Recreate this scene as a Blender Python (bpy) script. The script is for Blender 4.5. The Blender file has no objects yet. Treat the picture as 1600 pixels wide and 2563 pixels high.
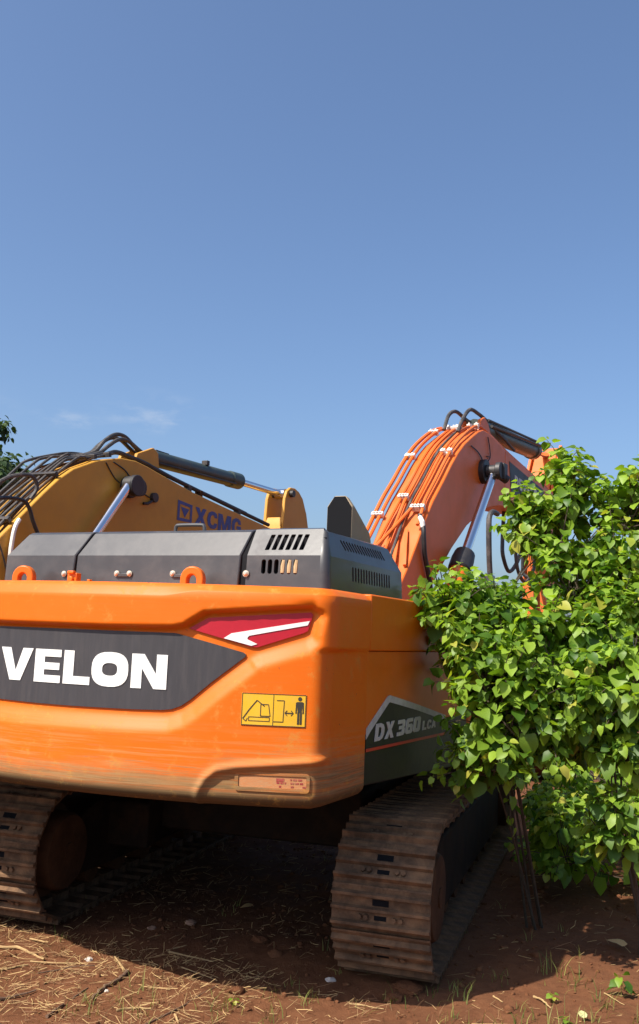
import bpy, bmesh, math, random
import numpy as np
from mathutils import Vector, Matrix, noise
from mathutils.geometry import delaunay_2d_cdt

sc = bpy.context.scene
COL = sc.collection
R = math.radians

# ------------------------------------------------------------------ camera, sky, sun, exposure
cam = bpy.data.cameras.new('camera'); camo = bpy.data.objects.new('camera', cam); COL.objects.link(camo)
CX, CY, CZ = 3.6098, -7.6569, 2.0669
YAW, PITCH, ROLL, FPX = 0.4328, 0.1353, 0.0400, 2299.95
cp, sp, cyw, syw = math.cos(PITCH), math.sin(PITCH), math.cos(YAW), math.sin(YAW)
fw = Vector((-syw*cp, cyw*cp, sp)); rt = Vector((cyw, syw, 0)); up = rt.cross(fw)
r2 = rt*math.cos(ROLL) + up*math.sin(ROLL); u2 = up*math.cos(ROLL) - rt*math.sin(ROLL)
camo.matrix_world = Matrix(((r2.x, u2.x, -fw.x, CX), (r2.y, u2.y, -fw.y, CY), (r2.z, u2.z, -fw.z, CZ), (0, 0, 0, 1)))
cam.sensor_fit = 'VERTICAL'; cam.sensor_height = 24.0; cam.lens = FPX/2563*24.0
cam.clip_start = 0.05; cam.clip_end = 3000
sc.camera = camo
CAM = Vector((CX, CY, CZ))

SUN = Vector((-0.46, -0.88, 1.20)).normalized()       # towards the sun
sun_el = math.asin(SUN.z); sun_az = math.atan2(SUN.x, SUN.y)
w = bpy.data.worlds.new("World"); sc.world = w; w.use_nodes = True
wn = w.node_tree; wn.nodes.clear()
def N(nt, t, **kw):
    n = nt.nodes.new(t)
    for k, v in kw.items(): setattr(n, k, v)
    return n
sky = N(wn, 'ShaderNodeTexSky', sky_type='NISHITA', sun_disc=False)
sky.sun_elevation = sun_el; sky.sun_rotation = sun_az % (2*math.pi)
sky.air_density = 1.0; sky.dust_density = 3.0; sky.ozone_density = 6.0; sky.altitude = 0
bg = N(wn, 'ShaderNodeBackground'); bg.inputs['Strength'].default_value = 0.126
wo = N(wn, 'ShaderNodeOutputWorld')
# thin wisps of cloud low in the sky, strewn by noise over the sky directions
tc = N(wn, 'ShaderNodeTexCoord')
def cloudmap(center, half, rot=0.0):
    d = Vector(center).normalized()
    return d, half
mapn = N(wn, 'ShaderNodeMapping'); mapn.inputs['Scale'].default_value = (9, 9, 26)
wn.links.new(tc.outputs['Generated'], mapn.inputs['Vector'])
cn = N(wn, 'ShaderNodeTexNoise'); cn.inputs['Scale'].default_value = 2.2; cn.inputs['Detail'].default_value = 7; cn.inputs['Roughness'].default_value = 0.62
wn.links.new(mapn.outputs['Vector'], cn.inputs['Vector'])
cov = None
def cloud_blob(dirv, ang, squash):
    # soft falloff around one direction of the sky, wider sideways than upwards
    d = Vector(dirv).normalized()
    sub = N(wn, 'ShaderNodeVectorMath', operation='SUBTRACT'); sub.inputs[1].default_value = d
    wn.links.new(tc.outputs['Generated'], sub.inputs[0])
    mul = N(wn, 'ShaderNodeVectorMath', operation='MULTIPLY'); mul.inputs[1].default_value = (1/ang, 1/ang, squash/ang)
    wn.links.new(sub.outputs[0], mul.inputs[0])
    ln = N(wn, 'ShaderNodeVectorMath', operation='LENGTH'); wn.links.new(mul.outputs[0], ln.inputs[0])
    mr = N(wn, 'ShaderNodeMapRange', interpolation_type='SMOOTHSTEP'); mr.inputs[1].default_value = 1; mr.inputs[2].default_value = 0.1
    wn.links.new(ln.outputs['Value'], mr.inputs[0]); return mr.outputs[0]
def dir_of(u, v):
    dx, dy = (u-800)/FPX, -(v-1281.5)/FPX
    return (r2*dx + u2*dy + fw).normalized()
blobs = [cloud_blob(dir_of(390, 1040), 0.085, 2.6), cloud_blob(dir_of(175, 1050), 0.05, 3.0), cloud_blob(dir_of(-300, 1000), 0.16, 3.0), cloud_blob(dir_of(2300, 1080), 0.2, 3.0)]
acc = blobs[0]
for b in blobs[1:]:
    m = N(wn, 'ShaderNodeMath', operation='MAXIMUM'); wn.links.new(acc, m.inputs[0]); wn.links.new(b, m.inputs[1]); acc = m.outputs[0]
cr = N(wn, 'ShaderNodeMapRange', interpolation_type='SMOOTHSTEP'); cr.inputs[1].default_value = 0.44; cr.inputs[2].default_value = 0.72
wn.links.new(cn.outputs['Fac'], cr.inputs[0])
mm = N(wn, 'ShaderNodeMath', operation='MULTIPLY'); wn.links.new(acc, mm.inputs[0]); wn.links.new(cr.outputs[0], mm.inputs[1])
m2 = N(wn, 'ShaderNodeMath', operation='MULTIPLY'); m2.inputs[1].default_value = 0.55; wn.links.new(mm.outputs[0], m2.inputs[0])
mixc = N(wn, 'ShaderNodeMix', data_type='RGBA'); mixc.inputs[7].default_value = (2.7, 3.3, 4.3, 1)
wn.links.new(m2.outputs[0], mixc.inputs[0]); wn.links.new(sky.outputs[0], mixc.inputs[6])
wn.links.new(mixc.outputs[2], bg.inputs['Color']); wn.links.new(bg.outputs[0], wo.inputs[0])

sl = bpy.data.lights.new('sun', 'SUN'); sl.energy = 5.0; sl.angle = R(0.53); sl.color = (1.0, 0.93, 0.82)
so = bpy.data.objects.new('sun', sl); COL.objects.link(so)
so.rotation_euler = SUN.to_track_quat('Z', 'Y').to_euler(); so.location = (-10, -20, 25)
sc.view_settings.view_transform = 'Standard'; sc.view_settings.look = 'None'
sc.view_settings.exposure = 0.55; sc.view_settings.gamma = 1.0; sc.view_settings.use_curve_mapping = False
sc.cycles.max_bounces = 6; sc.cycles.diffuse_bounces = 2; sc.cycles.transparent_max_bounces = 8

# ------------------------------------------------------------------ materials
def mat(name, base, rough=0.5, metal=0.0, var=0.0, vscale=6.0, dust=0.0, dustcol=(0.33, 0.2, 0.11), dscale=3.0, bump=0.0, bscale=60.0, coat=0.0, spec=0.5, dup=0.0, stretch=(1, 1, 1)):
    m = bpy.data.materials.new(name); m.use_nodes = True; nt = m.node_tree; p = nt.nodes['Principled BSDF']
    p.inputs['Base Color'].default_value = (*base, 1); p.inputs['Roughness'].default_value = rough; p.inputs['Metallic'].default_value = metal
    p.inputs['Coat Weight'].default_value = coat; p.inputs['Coat Roughness'].default_value = 0.15; p.inputs['Specular IOR Level'].default_value = spec
    co = N(nt, 'ShaderNodeTexCoord'); col = None
    mp = N(nt, 'ShaderNodeMapping'); mp.inputs['Scale'].default_value = stretch; nt.links.new(co.outputs['Object'], mp.inputs[0])
    vec = mp.outputs[0]
    if var > 0:
        n1 = N(nt, 'ShaderNodeTexNoise'); n1.inputs['Scale'].default_value = vscale; n1.inputs['Detail'].default_value = 8; n1.inputs['Roughness'].default_value = .65
        nt.links.new(vec, n1.inputs['Vector'])
        rmp = N(nt, 'ShaderNodeMapRange'); rmp.inputs[1].default_value = .3; rmp.inputs[2].default_value = .7; rmp.inputs[3].default_value = 1-var; rmp.inputs[4].default_value = 1+var
        nt.links.new(n1.outputs['Fac'], rmp.inputs[0])
        mx = N(nt, 'ShaderNodeVectorMath', operation='SCALE'); mx.inputs[0].default_value = base
        nt.links.new(rmp.outputs[0], mx.inputs['Scale']); col = mx.outputs[0]
    if dust > 0:
        n2 = N(nt, 'ShaderNodeTexNoise'); n2.inputs['Scale'].default_value = dscale; n2.inputs['Detail'].default_value = 9; n2.inputs['Roughness'].default_value = .7
        nt.links.new(vec, n2.inputs['Vector'])
        r3 = N(nt, 'ShaderNodeMapRange', interpolation_type='SMOOTHSTEP'); r3.inputs[1].default_value = .42; r3.inputs[2].default_value = .72; r3.inputs[4].default_value = dust
        nt.links.new(n2.outputs['Fac'], r3.inputs[0]); fac = r3.outputs[0]
        if dup > 0:     # dust that settled on upward faces
            ge = N(nt, 'ShaderNodeNewGeometry'); sx = N(nt, 'ShaderNodeSeparateXYZ'); nt.links.new(ge.outputs['Normal'], sx.inputs[0])
            r4 = N(nt, 'ShaderNodeMapRange'); r4.inputs[1].default_value = .5; r4.inputs[2].default_value = 1; r4.inputs[4].default_value = dup
            nt.links.new(sx.outputs['Z'], r4.inputs[0])
            ad = N(nt, 'ShaderNodeMath', operation='ADD', use_clamp=True); nt.links.new(fac, ad.inputs[0]); nt.links.new(r4.outputs[0], ad.inputs[1]); fac = ad.outputs[0]
        mx2 = N(nt, 'ShaderNodeMix', data_type='RGBA'); mx2.inputs[6].default_value = (*base, 1); mx2.inputs[7].default_value = (*dustcol, 1)
        if col: nt.links.new(col, mx2.inputs[6])
        nt.links.new(fac, mx2.inputs[0]); col = mx2.outputs[2]
        rr = N(nt, 'ShaderNodeMapRange'); rr.inputs[3].default_value = rough; rr.inputs[4].default_value = min(1, rough+.4)
        nt.links.new(fac, rr.inputs[0]); nt.links.new(rr.outputs[0], p.inputs['Roughness'])
    if col: nt.links.new(col, p.inputs['Base Color'])
    if bump > 0:
        n3 = N(nt, 'ShaderNodeTexNoise'); n3.inputs['Scale'].default_value = bscale; n3.inputs['Detail'].default_value = 6
        nt.links.new(vec, n3.inputs['Vector'])
        b = N(nt, 'ShaderNodeBump'); b.inputs['Strength'].default_value = bump; b.inputs['Distance'].default_value = .01
        nt.links.new(n3.outputs['Fac'], b.inputs['Height']); nt.links.new(b.outputs[0], p.inputs['Normal'])
    return m
ORANGE = (0.68, 0.128, 0.003)
M = {}
M['orange'] = mat('orange_paint', ORANGE, .42, var=.05, vscale=3, dust=.25, dustcol=(.5, .19, .04), dscale=4, bump=.03, bscale=9, spec=.4)
M['boom'] = mat('orange_boom_paint', (.66, .134, .016), .45, var=.07, vscale=2.5, dust=.3, dustcol=(.40, .18, .09), dscale=2.2, bump=.03, bscale=8, spec=.4)
M['yellow'] = mat('yellow_paint', (.52, .255, .03), .5, var=.08, vscale=2.5, dust=.25, dustcol=(.36, .2, .07), dscale=2, bump=.03, bscale=8, spec=.35)
M['hood'] = mat('grey_hood_paint', (.043, .0415, .042), .38, var=.12, vscale=4, dust=.6, dustcol=(.092, .085, .082), dscale=2.2, bump=.04, bscale=30, spec=.5, coat=.25)
M['black'] = mat('black_rubber', (.018, .018, .02), .5, var=.2, dust=.25, dustcol=(.12, .09, .07), dscale=8)
M['hose'] = mat('dusty_hose', (.045, .042, .04), .55, var=.25, dust=.5, dustcol=(.2, .16, .13), dscale=6)
M['void'] = mat('dark_inside', (.006, .0062, .0078), .8, spec=.15)
M['chrome'] = mat('chrome_rod', (.75, .76, .78), .16, 1.0, var=.05)
M['green'] = mat('dark_green_paint', (.03, .05, .045), .4, var=.15, dust=.3, dustcol=(.15, .14, .11), dscale=5)
M['darkm'] = mat('dark_metal', (.03, .028, .027), .5, .2, var=.2, dust=.4, dustcol=(.15, .1, .07), dscale=7)
M['white'] = mat('white_paint', (.8, .8, .76), .5, var=.05, dust=.15, dustcol=(.5, .45, .38), dscale=14)
M['clamp'] = mat('white_clamp', (.78, .74, .68), .5, var=.1, dust=.3, dustcol=(.45, .33, .24), dscale=20)
M['panel'] = mat('charcoal_panel', (.043, .041, .045), .5, var=.1, vscale=4, dust=.18, dustcol=(.12, .1, .09), dscale=5, spec=.4, stretch=(6, 6, .7))
M['red'] = mat('red_reflective', (.42, .008, .022), .4, var=.06, vscale=30)
M['sign'] = mat('yellow_sticker', (.70, .40, .015), .5, var=.08, dust=.2, dustcol=(.6, .35, .1), dscale=20)
M['ink'] = mat('sticker_ink', (.035, .028, .018), .6)
M['blue'] = mat('blue_lettering', (.025, .055, .24), .5, var=.15, dust=.25, dustcol=(.3, .22, .14), dscale=10)
M['decal'] = mat('black_decal', (.012, .0115, .011), .5, var=.2, dust=.2, dustcol=(.035, .028, .02), dscale=6)
M['silver'] = mat('silver_lettering', (.5, .5, .47), .45, var=.12, vscale=20, dust=.3, dustcol=(.25, .22, .18), dscale=15)
M['redline'] = mat('red_stripe', (.5, .04, .02), .5, var=.1)
M['shoe'] = mat('muddy_track_steel', (.11, .065, .038), .8, .0, var=.35, vscale=16, dust=.7, dustcol=(.28, .155, .08), dscale=7, spec=.2, bump=.5, bscale=45)
M['rust'] = mat('brown_steel', (.065, .03, .014), .85, var=.35, vscale=9, dust=.6, dustcol=(.10, .05, .026), dscale=5, spec=.15, bump=.2, bscale=30)
M['frame'] = mat('dark_frame', (.022, .015, .011), .8, var=.3, dust=.6, dustcol=(.055, .03, .016), dscale=4, spec=.1)
M['bolt'] = mat('zinc_bolt', (.62, .56, .45), .4, .5, var=.1)
M['exhaust'] = mat('exhaust_steel', (.36, .28, .18), .75, .0, var=.2, dust=.4, dustcol=(.2, .16, .1), dscale=6)
M['glass'] = mat('tinted_glass', (.03, .035, .04), .08, 0)
M['foam'] = mat('tan_foam', (.42, .3, .16), .9, var=.15, vscale=30)
M['bark'] = mat('bark', (.065, .047, .03), .9, var=.3, vscale=14, bump=.4, bscale=40)
M['deadwood'] = mat('dead_wood', (.15, .085, .05), .9, var=.3, vscale=14, bump=.4, bscale=50)
M['palewood'] = mat('pale_stalk', (.40, .26, .115), .85, var=.3, vscale=14, bump=.3, bscale=50)
M['stone'] = mat('stone', (.3, .17, .11), .9, var=.3, vscale=12, bump=.5, bscale=30)
M['palestone'] = mat('pale_stone', (.55, .48, .42), .9, var=.2, vscale=14, bump=.4, bscale=30)

# dirty orange of the counterweight: dust streaks and scrapes along the lower half
def counterweight_paint():
    m = bpy.data.materials.new('counterweight_paint'); m.use_nodes = True; nt = m.node_tree; p = nt.nodes['Principled BSDF']; L = nt.links.new
    co = N(nt, 'ShaderNodeTexCoord'); sx = N(nt, 'ShaderNodeSeparateXYZ'); L(co.outputs['Object'], sx.inputs[0])
    def noise_at(scale, detail, rough, stretch):
        mp = N(nt, 'ShaderNodeMapping'); mp.inputs['Scale'].default_value = stretch; L(co.outputs['Object'], mp.inputs[0])
        n = N(nt, 'ShaderNodeTexNoise'); n.inputs['Scale'].default_value = scale; n.inputs['Detail'].default_value = detail; n.inputs['Roughness'].default_value = rough
        L(mp.outputs[0], n.inputs['Vector']); return n.outputs['Fac']
    def mr(v, a, b, c=0, d=1, smooth=True):
        n = N(nt, 'ShaderNodeMapRange'); n.interpolation_type = 'SMOOTHSTEP' if smooth else 'LINEAR'
        for i, q in enumerate((a, b, c, d)): n.inputs[i+1].default_value = q
        L(v, n.inputs[0]); return n.outputs[0]
    def ma(op, a, b, clamp=False):
        n = N(nt, 'ShaderNodeMath', operation=op, use_clamp=clamp)
        for i, q in enumerate((a, b)):
            if isinstance(q, (int, float)): n.inputs[i].default_value = q
            else: L(q, n.inputs[i])
        return n.outputs[0]
    def mix(f, a, b):
        n = N(nt, 'ShaderNodeMix', data_type='RGBA')
        for i, q in ((6, a), (7, b)):
            if isinstance(q, tuple): n.inputs[i].default_value = (*q, 1)
            else: L(q, n.inputs[i])
        L(f, n.inputs[0]); return n.outputs[2]
    z = sx.outputs['Z']
    patch = noise_at(2.6, 8, .65, (1, 1, 1)); streak = noise_at(1.0, 9, .72, (1.6, 1.6, 55)); fine = noise_at(1.0, 9, .75, (4, 4, 160))
    zone = mr(z, 1.66, 1.26)                                 # scraped zone at the tail's lower edge
    edge = ma('SUBTRACT', ma('ADD', z, ma('MULTIPLY', patch, .16)), ma('MULTIPLY', mr(sx.outputs['X'], .92, 1.12), .085))
    mud = mr(edge, 1.47, 1.30)                               # caked mud along the bottom rim
    rim = mr(ma('ADD', z, ma('MULTIPLY', streak, .05)), 1.275, 1.225)       # dark brown band along the lowest rim, edge broken by streak noise
    base = mix(mr(patch, .35, .7), (.68, .126, .002), (.665, .138, .006))
    s1 = ma('MULTIPLY', mr(streak, .44, .62), ma('MULTIPLY', zone, .85))
    c = mix(s1, base, (.52, .24, .08))
    s2 = ma('MULTIPLY', mr(fine, .54, .64), ma('ADD', ma('MULTIPLY', zone, .75), .10))
    c = mix(s2, c, (.3, .15, .06))
    mudf = ma('MULTIPLY', mud, mr(streak, .3, .6, .45, .95))
    c = mix(mudf, c, mix(mr(fine, .35, .65), (.14, .085, .035), (.30, .19, .085)))
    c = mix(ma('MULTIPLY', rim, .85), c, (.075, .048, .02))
    blot = ma('MULTIPLY', mr(noise_at(9, 9, .78, (1, 1, 1)), .53, .68), .45)   # faint dusty blotches
    c = mix(blot, c, (.50, .27, .05))
    L(c, p.inputs['Base Color'])
    scr = noise_at(1.0, 7, .8, (2.2, 2.2, 210)); sel = noise_at(1.7, 3, .5, (1, 1, 2.5))     # dark scrapes and chips
    c = mix(ma('MULTIPLY', ma('MULTIPLY', mr(scr, .63, .68), mr(sel, .5, .62)), .7), c, (.12, .055, .03))
    chip = noise_at(34, 4, .6, (1, 1, 1)); c = mix(ma('MULTIPLY', mr(chip, .70, .73), mr(sel, .45, .6)), c, (.1, .06, .045))
    L(c, p.inputs['Base Color'])
    L(mr(ma('ADD', ma('ADD', s1, mudf, True), blot, True), 0, 1, .5, .9, False), p.inputs['Roughness']); p.inputs['Specular IOR Level'].default_value = .28
    b = N(nt, 'ShaderNodeBump'); b.inputs['Strength'].default_value = .06; b.inputs['Distance'].default_value = .01
    L(ma('ADD', streak, ma('MULTIPLY', patch, .8)), b.inputs['Height']); L(b.outputs[0], p.inputs['Normal'])
    return m
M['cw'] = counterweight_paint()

def leaf_mat(name, c1, c2, trans=.35, rough=.42):
    m = bpy.data.materials.new(name); m.use_nodes = True; nt = m.node_tree; nt.nodes.clear(); L = nt.links.new
    ge = N(nt, 'ShaderNodeNewGeometry'); oi = N(nt, 'ShaderNodeObjectInfo')
    ad = N(nt, 'ShaderNodeMath', operation='ADD'); L(ge.outputs['Random Per Island'], ad.inputs[0]); L(oi.outputs['Random'], ad.inputs[1])
    fr = N(nt, 'ShaderNodeMath', operation='FRACT'); L(ad.outputs[0], fr.inputs[0])
    co = N(nt, 'ShaderNodeTexCoord'); n = N(nt, 'ShaderNodeTexNoise'); n.inputs['Scale'].default_value = 18; n.inputs['Detail'].default_value = 4; L(co.outputs['Object'], n.inputs['Vector'])
    rp = N(nt, 'ShaderNodeValToRGB'); rp.color_ramp.elements[0].color = (*c1, 1); rp.color_ramp.elements[1].color = (*c2, 1); rp.color_ramp.elements[0].position = .1; rp.color_ramp.elements[1].position = .9
    if name == 'shrub_leaf':
        e3 = rp.color_ramp.elements.new(.985); e3.color = (.42, .40, .06, 1)
    L(fr.outputs[0], rp.inputs[0])
    mr = N(nt, 'ShaderNodeMapRange'); mr.inputs[3].default_value = .75; mr.inputs[4].default_value = 1.25; L(n.outputs['Fac'], mr.inputs[0])
    sc_ = N(nt, 'ShaderNodeVectorMath', operation='SCALE'); L(rp.outputs[0], sc_.inputs[0]); L(mr.outputs[0], sc_.inputs['Scale'])
    p = N(nt, 'ShaderNodeBsdfPrincipled'); p.inputs['Roughness'].default_value = rough; p.inputs['Specular IOR Level'].default_value = .45; L(sc_.outputs[0], p.inputs['Base Color'])
    tr = N(nt, 'ShaderNodeBsdfTranslucent'); t2 = N(nt, 'ShaderNodeVectorMath', operation='MULTIPLY'); t2.inputs[1].default_value = (1.5, 1.5, .55); L(sc_.outputs[0], t2.inputs[0]); L(t2.outputs[0], tr.inputs['Color'])
    ms = N(nt, 'ShaderNodeMixShader'); ms.inputs[0].default_value = trans; L(p.outputs[0], ms.inputs[1]); L(tr.outputs[0], ms.inputs[2])
    o = N(nt, 'ShaderNodeOutputMaterial'); L(ms.outputs[0], o.inputs[0]); return m
M['leaf'] = leaf_mat('shrub_leaf', (.06, .14, .011), (.30, .45, .045), .43, .48)
M['treeleaf'] = leaf_mat('tree_leaf', (.025, .055, .015), (.07, .12, .03), .25, .6)
M['grass'] = leaf_mat('grass', (.08, .12, .02), (.3, .3, .08), .3, .6)
M['straw'] = leaf_mat('straw', (.2, .10, .045), (.52, .35, .15), .1, .8)
M['yellowleaf'] = leaf_mat('yellow_leaf', (.7, .38, .03), (.75, .42, .05), .2, .6)
M['dryleaf'] = leaf_mat('dry_leaf', (.62, .4, .16), (.66, .45, .2), .2, .7)
M['paleleaf'] = leaf_mat('pale_leaf', (.5, .5, .2), (.6, .58, .28), .2, .7)

def soil():
    m = bpy.data.materials.new('red_soil'); m.use_nodes = True; nt = m.node_tree; p = nt.nodes['Principled BSDF']; L = nt.links.new
    co = N(nt, 'ShaderNodeTexCoord')
    def nz(s, d, r):
        n = N(nt, 'ShaderNodeTexNoise'); n.inputs['Scale'].default_value = s; n.inputs['Detail'].default_value = d; n.inputs['Roughness'].default_value = r; L(co.outputs['Object'], n.inputs['Vector']); return n.outputs['Fac']
    a, b, c = nz(1.3, 8, .6), nz(14, 9, .7), nz(90, 6, .7)
    rp = N(nt, 'ShaderNodeValToRGB'); e = rp.color_ramp.elements; e[0].position = .3; e[0].color = (.10, .036, .016, 1); e[1].position = .72; e[1].color = (.205, .088, .041, 1)
    s = N(nt, 'ShaderNodeMath', operation='MULTIPLY_ADD'); s.inputs[1].default_value = .55; L(b, s.inputs[0])
    s2 = N(nt, 'ShaderNodeMath', operation='MULTIPLY'); s2.inputs[1].default_value = .45; L(a, s2.inputs[0]); L(s2.outputs[0], s.inputs[2])
    L(s.outputs[0], rp.inputs[0])
    mx = N(nt, 'ShaderNodeMix', data_type='RGBA'); mx.inputs[7].default_value = (.30, .16, .075, 1); L(rp.outputs[0], mx.inputs[6])
    mr = N(nt, 'ShaderNodeMapRange'); mr.inputs[1].default_value = .58; mr.inputs[2].default_value = .75; mr.inputs[4].default_value = .7; L(c, mr.inputs[0]); L(mr.outputs[0], mx.inputs[0])
    L(mx.outputs[2], p.inputs['Base Color']); p.inputs['Roughness'].default_value = .95; p.inputs['Specular IOR Level'].default_value = .15
    bp = N(nt, 'ShaderNodeBump'); bp.inputs['Strength'].default_value = .7; bp.inputs['Distance'].default_value = .02
    ad = N(nt, 'ShaderNodeMath', operation='ADD'); L(b, ad.inputs[0]); h = N(nt, 'ShaderNodeMath', operation='MULTIPLY'); h.inputs[1].default_value = .5; L(c, h.inputs[0]); L(h.outputs[0], ad.inputs[1])
    L(ad.outputs[0], bp.inputs['Height']); L(bp.outputs[0], p.inputs['Normal']); return m
M['soil'] = soil()

# ------------------------------------------------------------------ mesh helpers
class MB:
    def __init__(s): s.v = []; s.f = []
    def add(s, vs, fs):
        o = len(s.v); s.v += [tuple(v) for v in vs]; s.f += [tuple(i+o for i in f) for f in fs]; return s
    def box(s, c, d, rz=0, m=None):
        x, y, z = d[0]/2, d[1]/2, d[2]/2
        vs = [Vector((a, b, e)) for e in (-z, z) for b in (-y, y) for a in (-x, x)]
        mt = m if m is not None else Matrix.Translation(c) @ Matrix.Rotation(rz, 4, 'Z')
        return s.add([mt @ v for v in vs], [(0, 2, 3, 1), (4, 5, 7, 6), (0, 1, 5, 4), (2, 6, 7, 3), (0, 4, 6, 2), (1, 3, 7, 5)])
    def prism(s, prof, x0, x1, f=None):
        # prof: (y, z) outline, extruded along x
        n = len(prof); f = f or (lambda x, y, z: (x, y, z))
        vs = [f(x0, y, z) for y, z in prof] + [f(x1, y, z) for y, z in prof]
        fs = [tuple(range(n)), tuple(range(2*n-1, n-1, -1))] + [(i, i+n, (i+1) % n+n, (i+1) % n) for i in range(n)]
        return s.add(vs, fs)
    def tube(s, pts, r, n=8, caps=True):
        pts = [Vector(p) for p in pts]; rs = r if isinstance(r, (list, tuple)) else [r]*len(pts)
        t0 = (pts[1]-pts[0]).normalized(); a = t0.orthogonal().normalized(); vs = []
        for i, p in enumerate(pts):
            t = ((pts[min(i+1, len(pts)-1)]-p).normalized() + (p-pts[max(i-1, 0)]).normalized()).normalized() if 0 < i < len(pts)-1 else (pts[1]-pts[0] if i == 0 else pts[-1]-pts[-2]).normalized()
            a = (a - t*a.dot(t)).normalized(); b = t.cross(a)
            for k in range(n):
                q = 2*math.pi*k/n; vs.append(p + (a*math.cos(q) + b*math.sin(q))*rs[i])
        fs = [(i*n+k, i*n+(k+1) % n, (i+1)*n+(k+1) % n, (i+1)*n+k) for i in range(len(pts)-1) for k in range(n)]
        if caps: fs += [tuple(range(n-1, -1, -1)), tuple(range((len(pts)-1)*n, len(pts)*n))]
        return s.add(vs, fs)
    def cyl(s, p, q, r, n=20): return s.tube([p, q], r, n)
    def build(s, name, m, parent=None, bevel=0, smooth=30, mw=None):
        me = bpy.data.meshes.new(name); me.from_pydata(s.v, [], s.f); me.validate(); me.update()
        bm = bmesh.new(); bm.from_mesh(me); bmesh.ops.recalc_face_normals(bm, faces=bm.faces); bm.to_mesh(me); bm.free()
        return link(name, me, m, parent, bevel, smooth, mw)
def link(name, me, m, parent=None, bevel=0, smooth=30, mw=None):
    me.materials.clear(); me.materials.append(M[m] if isinstance(m, str) else m)
    if smooth:
        me.shade_smooth(); me.set_sharp_from_angle(angle=R(smooth))
    o = bpy.data.objects.new(name, me); COL.objects.link(o)
    if parent: o.parent = parent
    if mw is not None: o.matrix_local = mw
    if bevel:
        b = o.modifiers.new('bevel', 'BEVEL'); b.width = bevel; b.segments = 2; b.limit_method = 'ANGLE'; b.angle_limit = R(35)
        b.harden_normals = False
    return o
def empty(name, label, cat, loc=(0, 0, 0), rz=0, group=None):
    o = bpy.data.objects.new(name, None); COL.objects.link(o); o.location = loc; o.rotation_euler = (0, 0, rz); o.empty_display_size = .3
    o['label'] = label; o['category'] = cat
    if group: o['group'] = group
    return o
def tag(o, label=None, cat=None, group=None, kind=None):
    for k, v in (('label', label), ('category', cat), ('group', group), ('kind', kind)):
        if v: o[k] = v
    return o
def spline(pts, sub=6):
    pts = [Vector(p) for p in pts]
    if len(pts) < 3: return pts
    P = [pts[0]*2-pts[1]] + pts + [pts[-1]*2-pts[-2]]; out = []
    for i in range(1, len(P)-2):
        for k in range(sub):
            t = k/sub; p0, p1, p2, p3 = P[i-1], P[i], P[i+1], P[i+2]
            out.append(.5*((2*p1) + (p2-p0)*t + (2*p0-5*p1+4*p2-p3)*t*t + (3*p1-p0-3*p2+p3)*t**3))
    return out + [pts[-1]]
def in_poly(x, y, p):
    c = False; n = len(p)
    for i in range(n):
        (x1, y1), (x2, y2) = p[i], p[(i+1) % n]
        if (y1 > y) != (y2 > y) and x < (x2-x1)*(y-y1)/(y2-y1)+x1: c = not c
    return c
def cdt(polys, grid=None, holes=False):
    # triangulate 2-D outlines (later ones are holes), with optional grid lines for bending
    vs, es, fs = [], [], []
    for p in polys:
        o = len(vs); n = len(p); vs += [Vector(q) for q in p]; fs.append([o+i for i in range(n)])
    if grid:
        gx, gy = grid
        for x in gx:
            for y in gy:
                if in_poly(x, y, polys[0]) and not any(in_poly(x, y, h) for h in polys[1:]): vs.append(Vector((x, y)))
    ov, oe, of, *_ = delaunay_2d_cdt(vs, es, fs, 1, 1e-5)
    keep = []
    for f in of:
        cx_ = sum(ov[i].x for i in f)/len(f); cy_ = sum(ov[i].y for i in f)/len(f)
        if not any(in_poly(cx_, cy_, h) for h in polys[1:]): keep.append(tuple(f))
    return [tuple(v) for v in ov], keep
def densify(p, step):
    out = []
    for i in range(len(p)):
        a, b = Vector(p[i]), Vector(p[(i+1) % len(p)]); n = max(1, int((b-a).length/step))
        out += [tuple(a+(b-a)*k/n) for k in range(n)]
    return out

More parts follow.
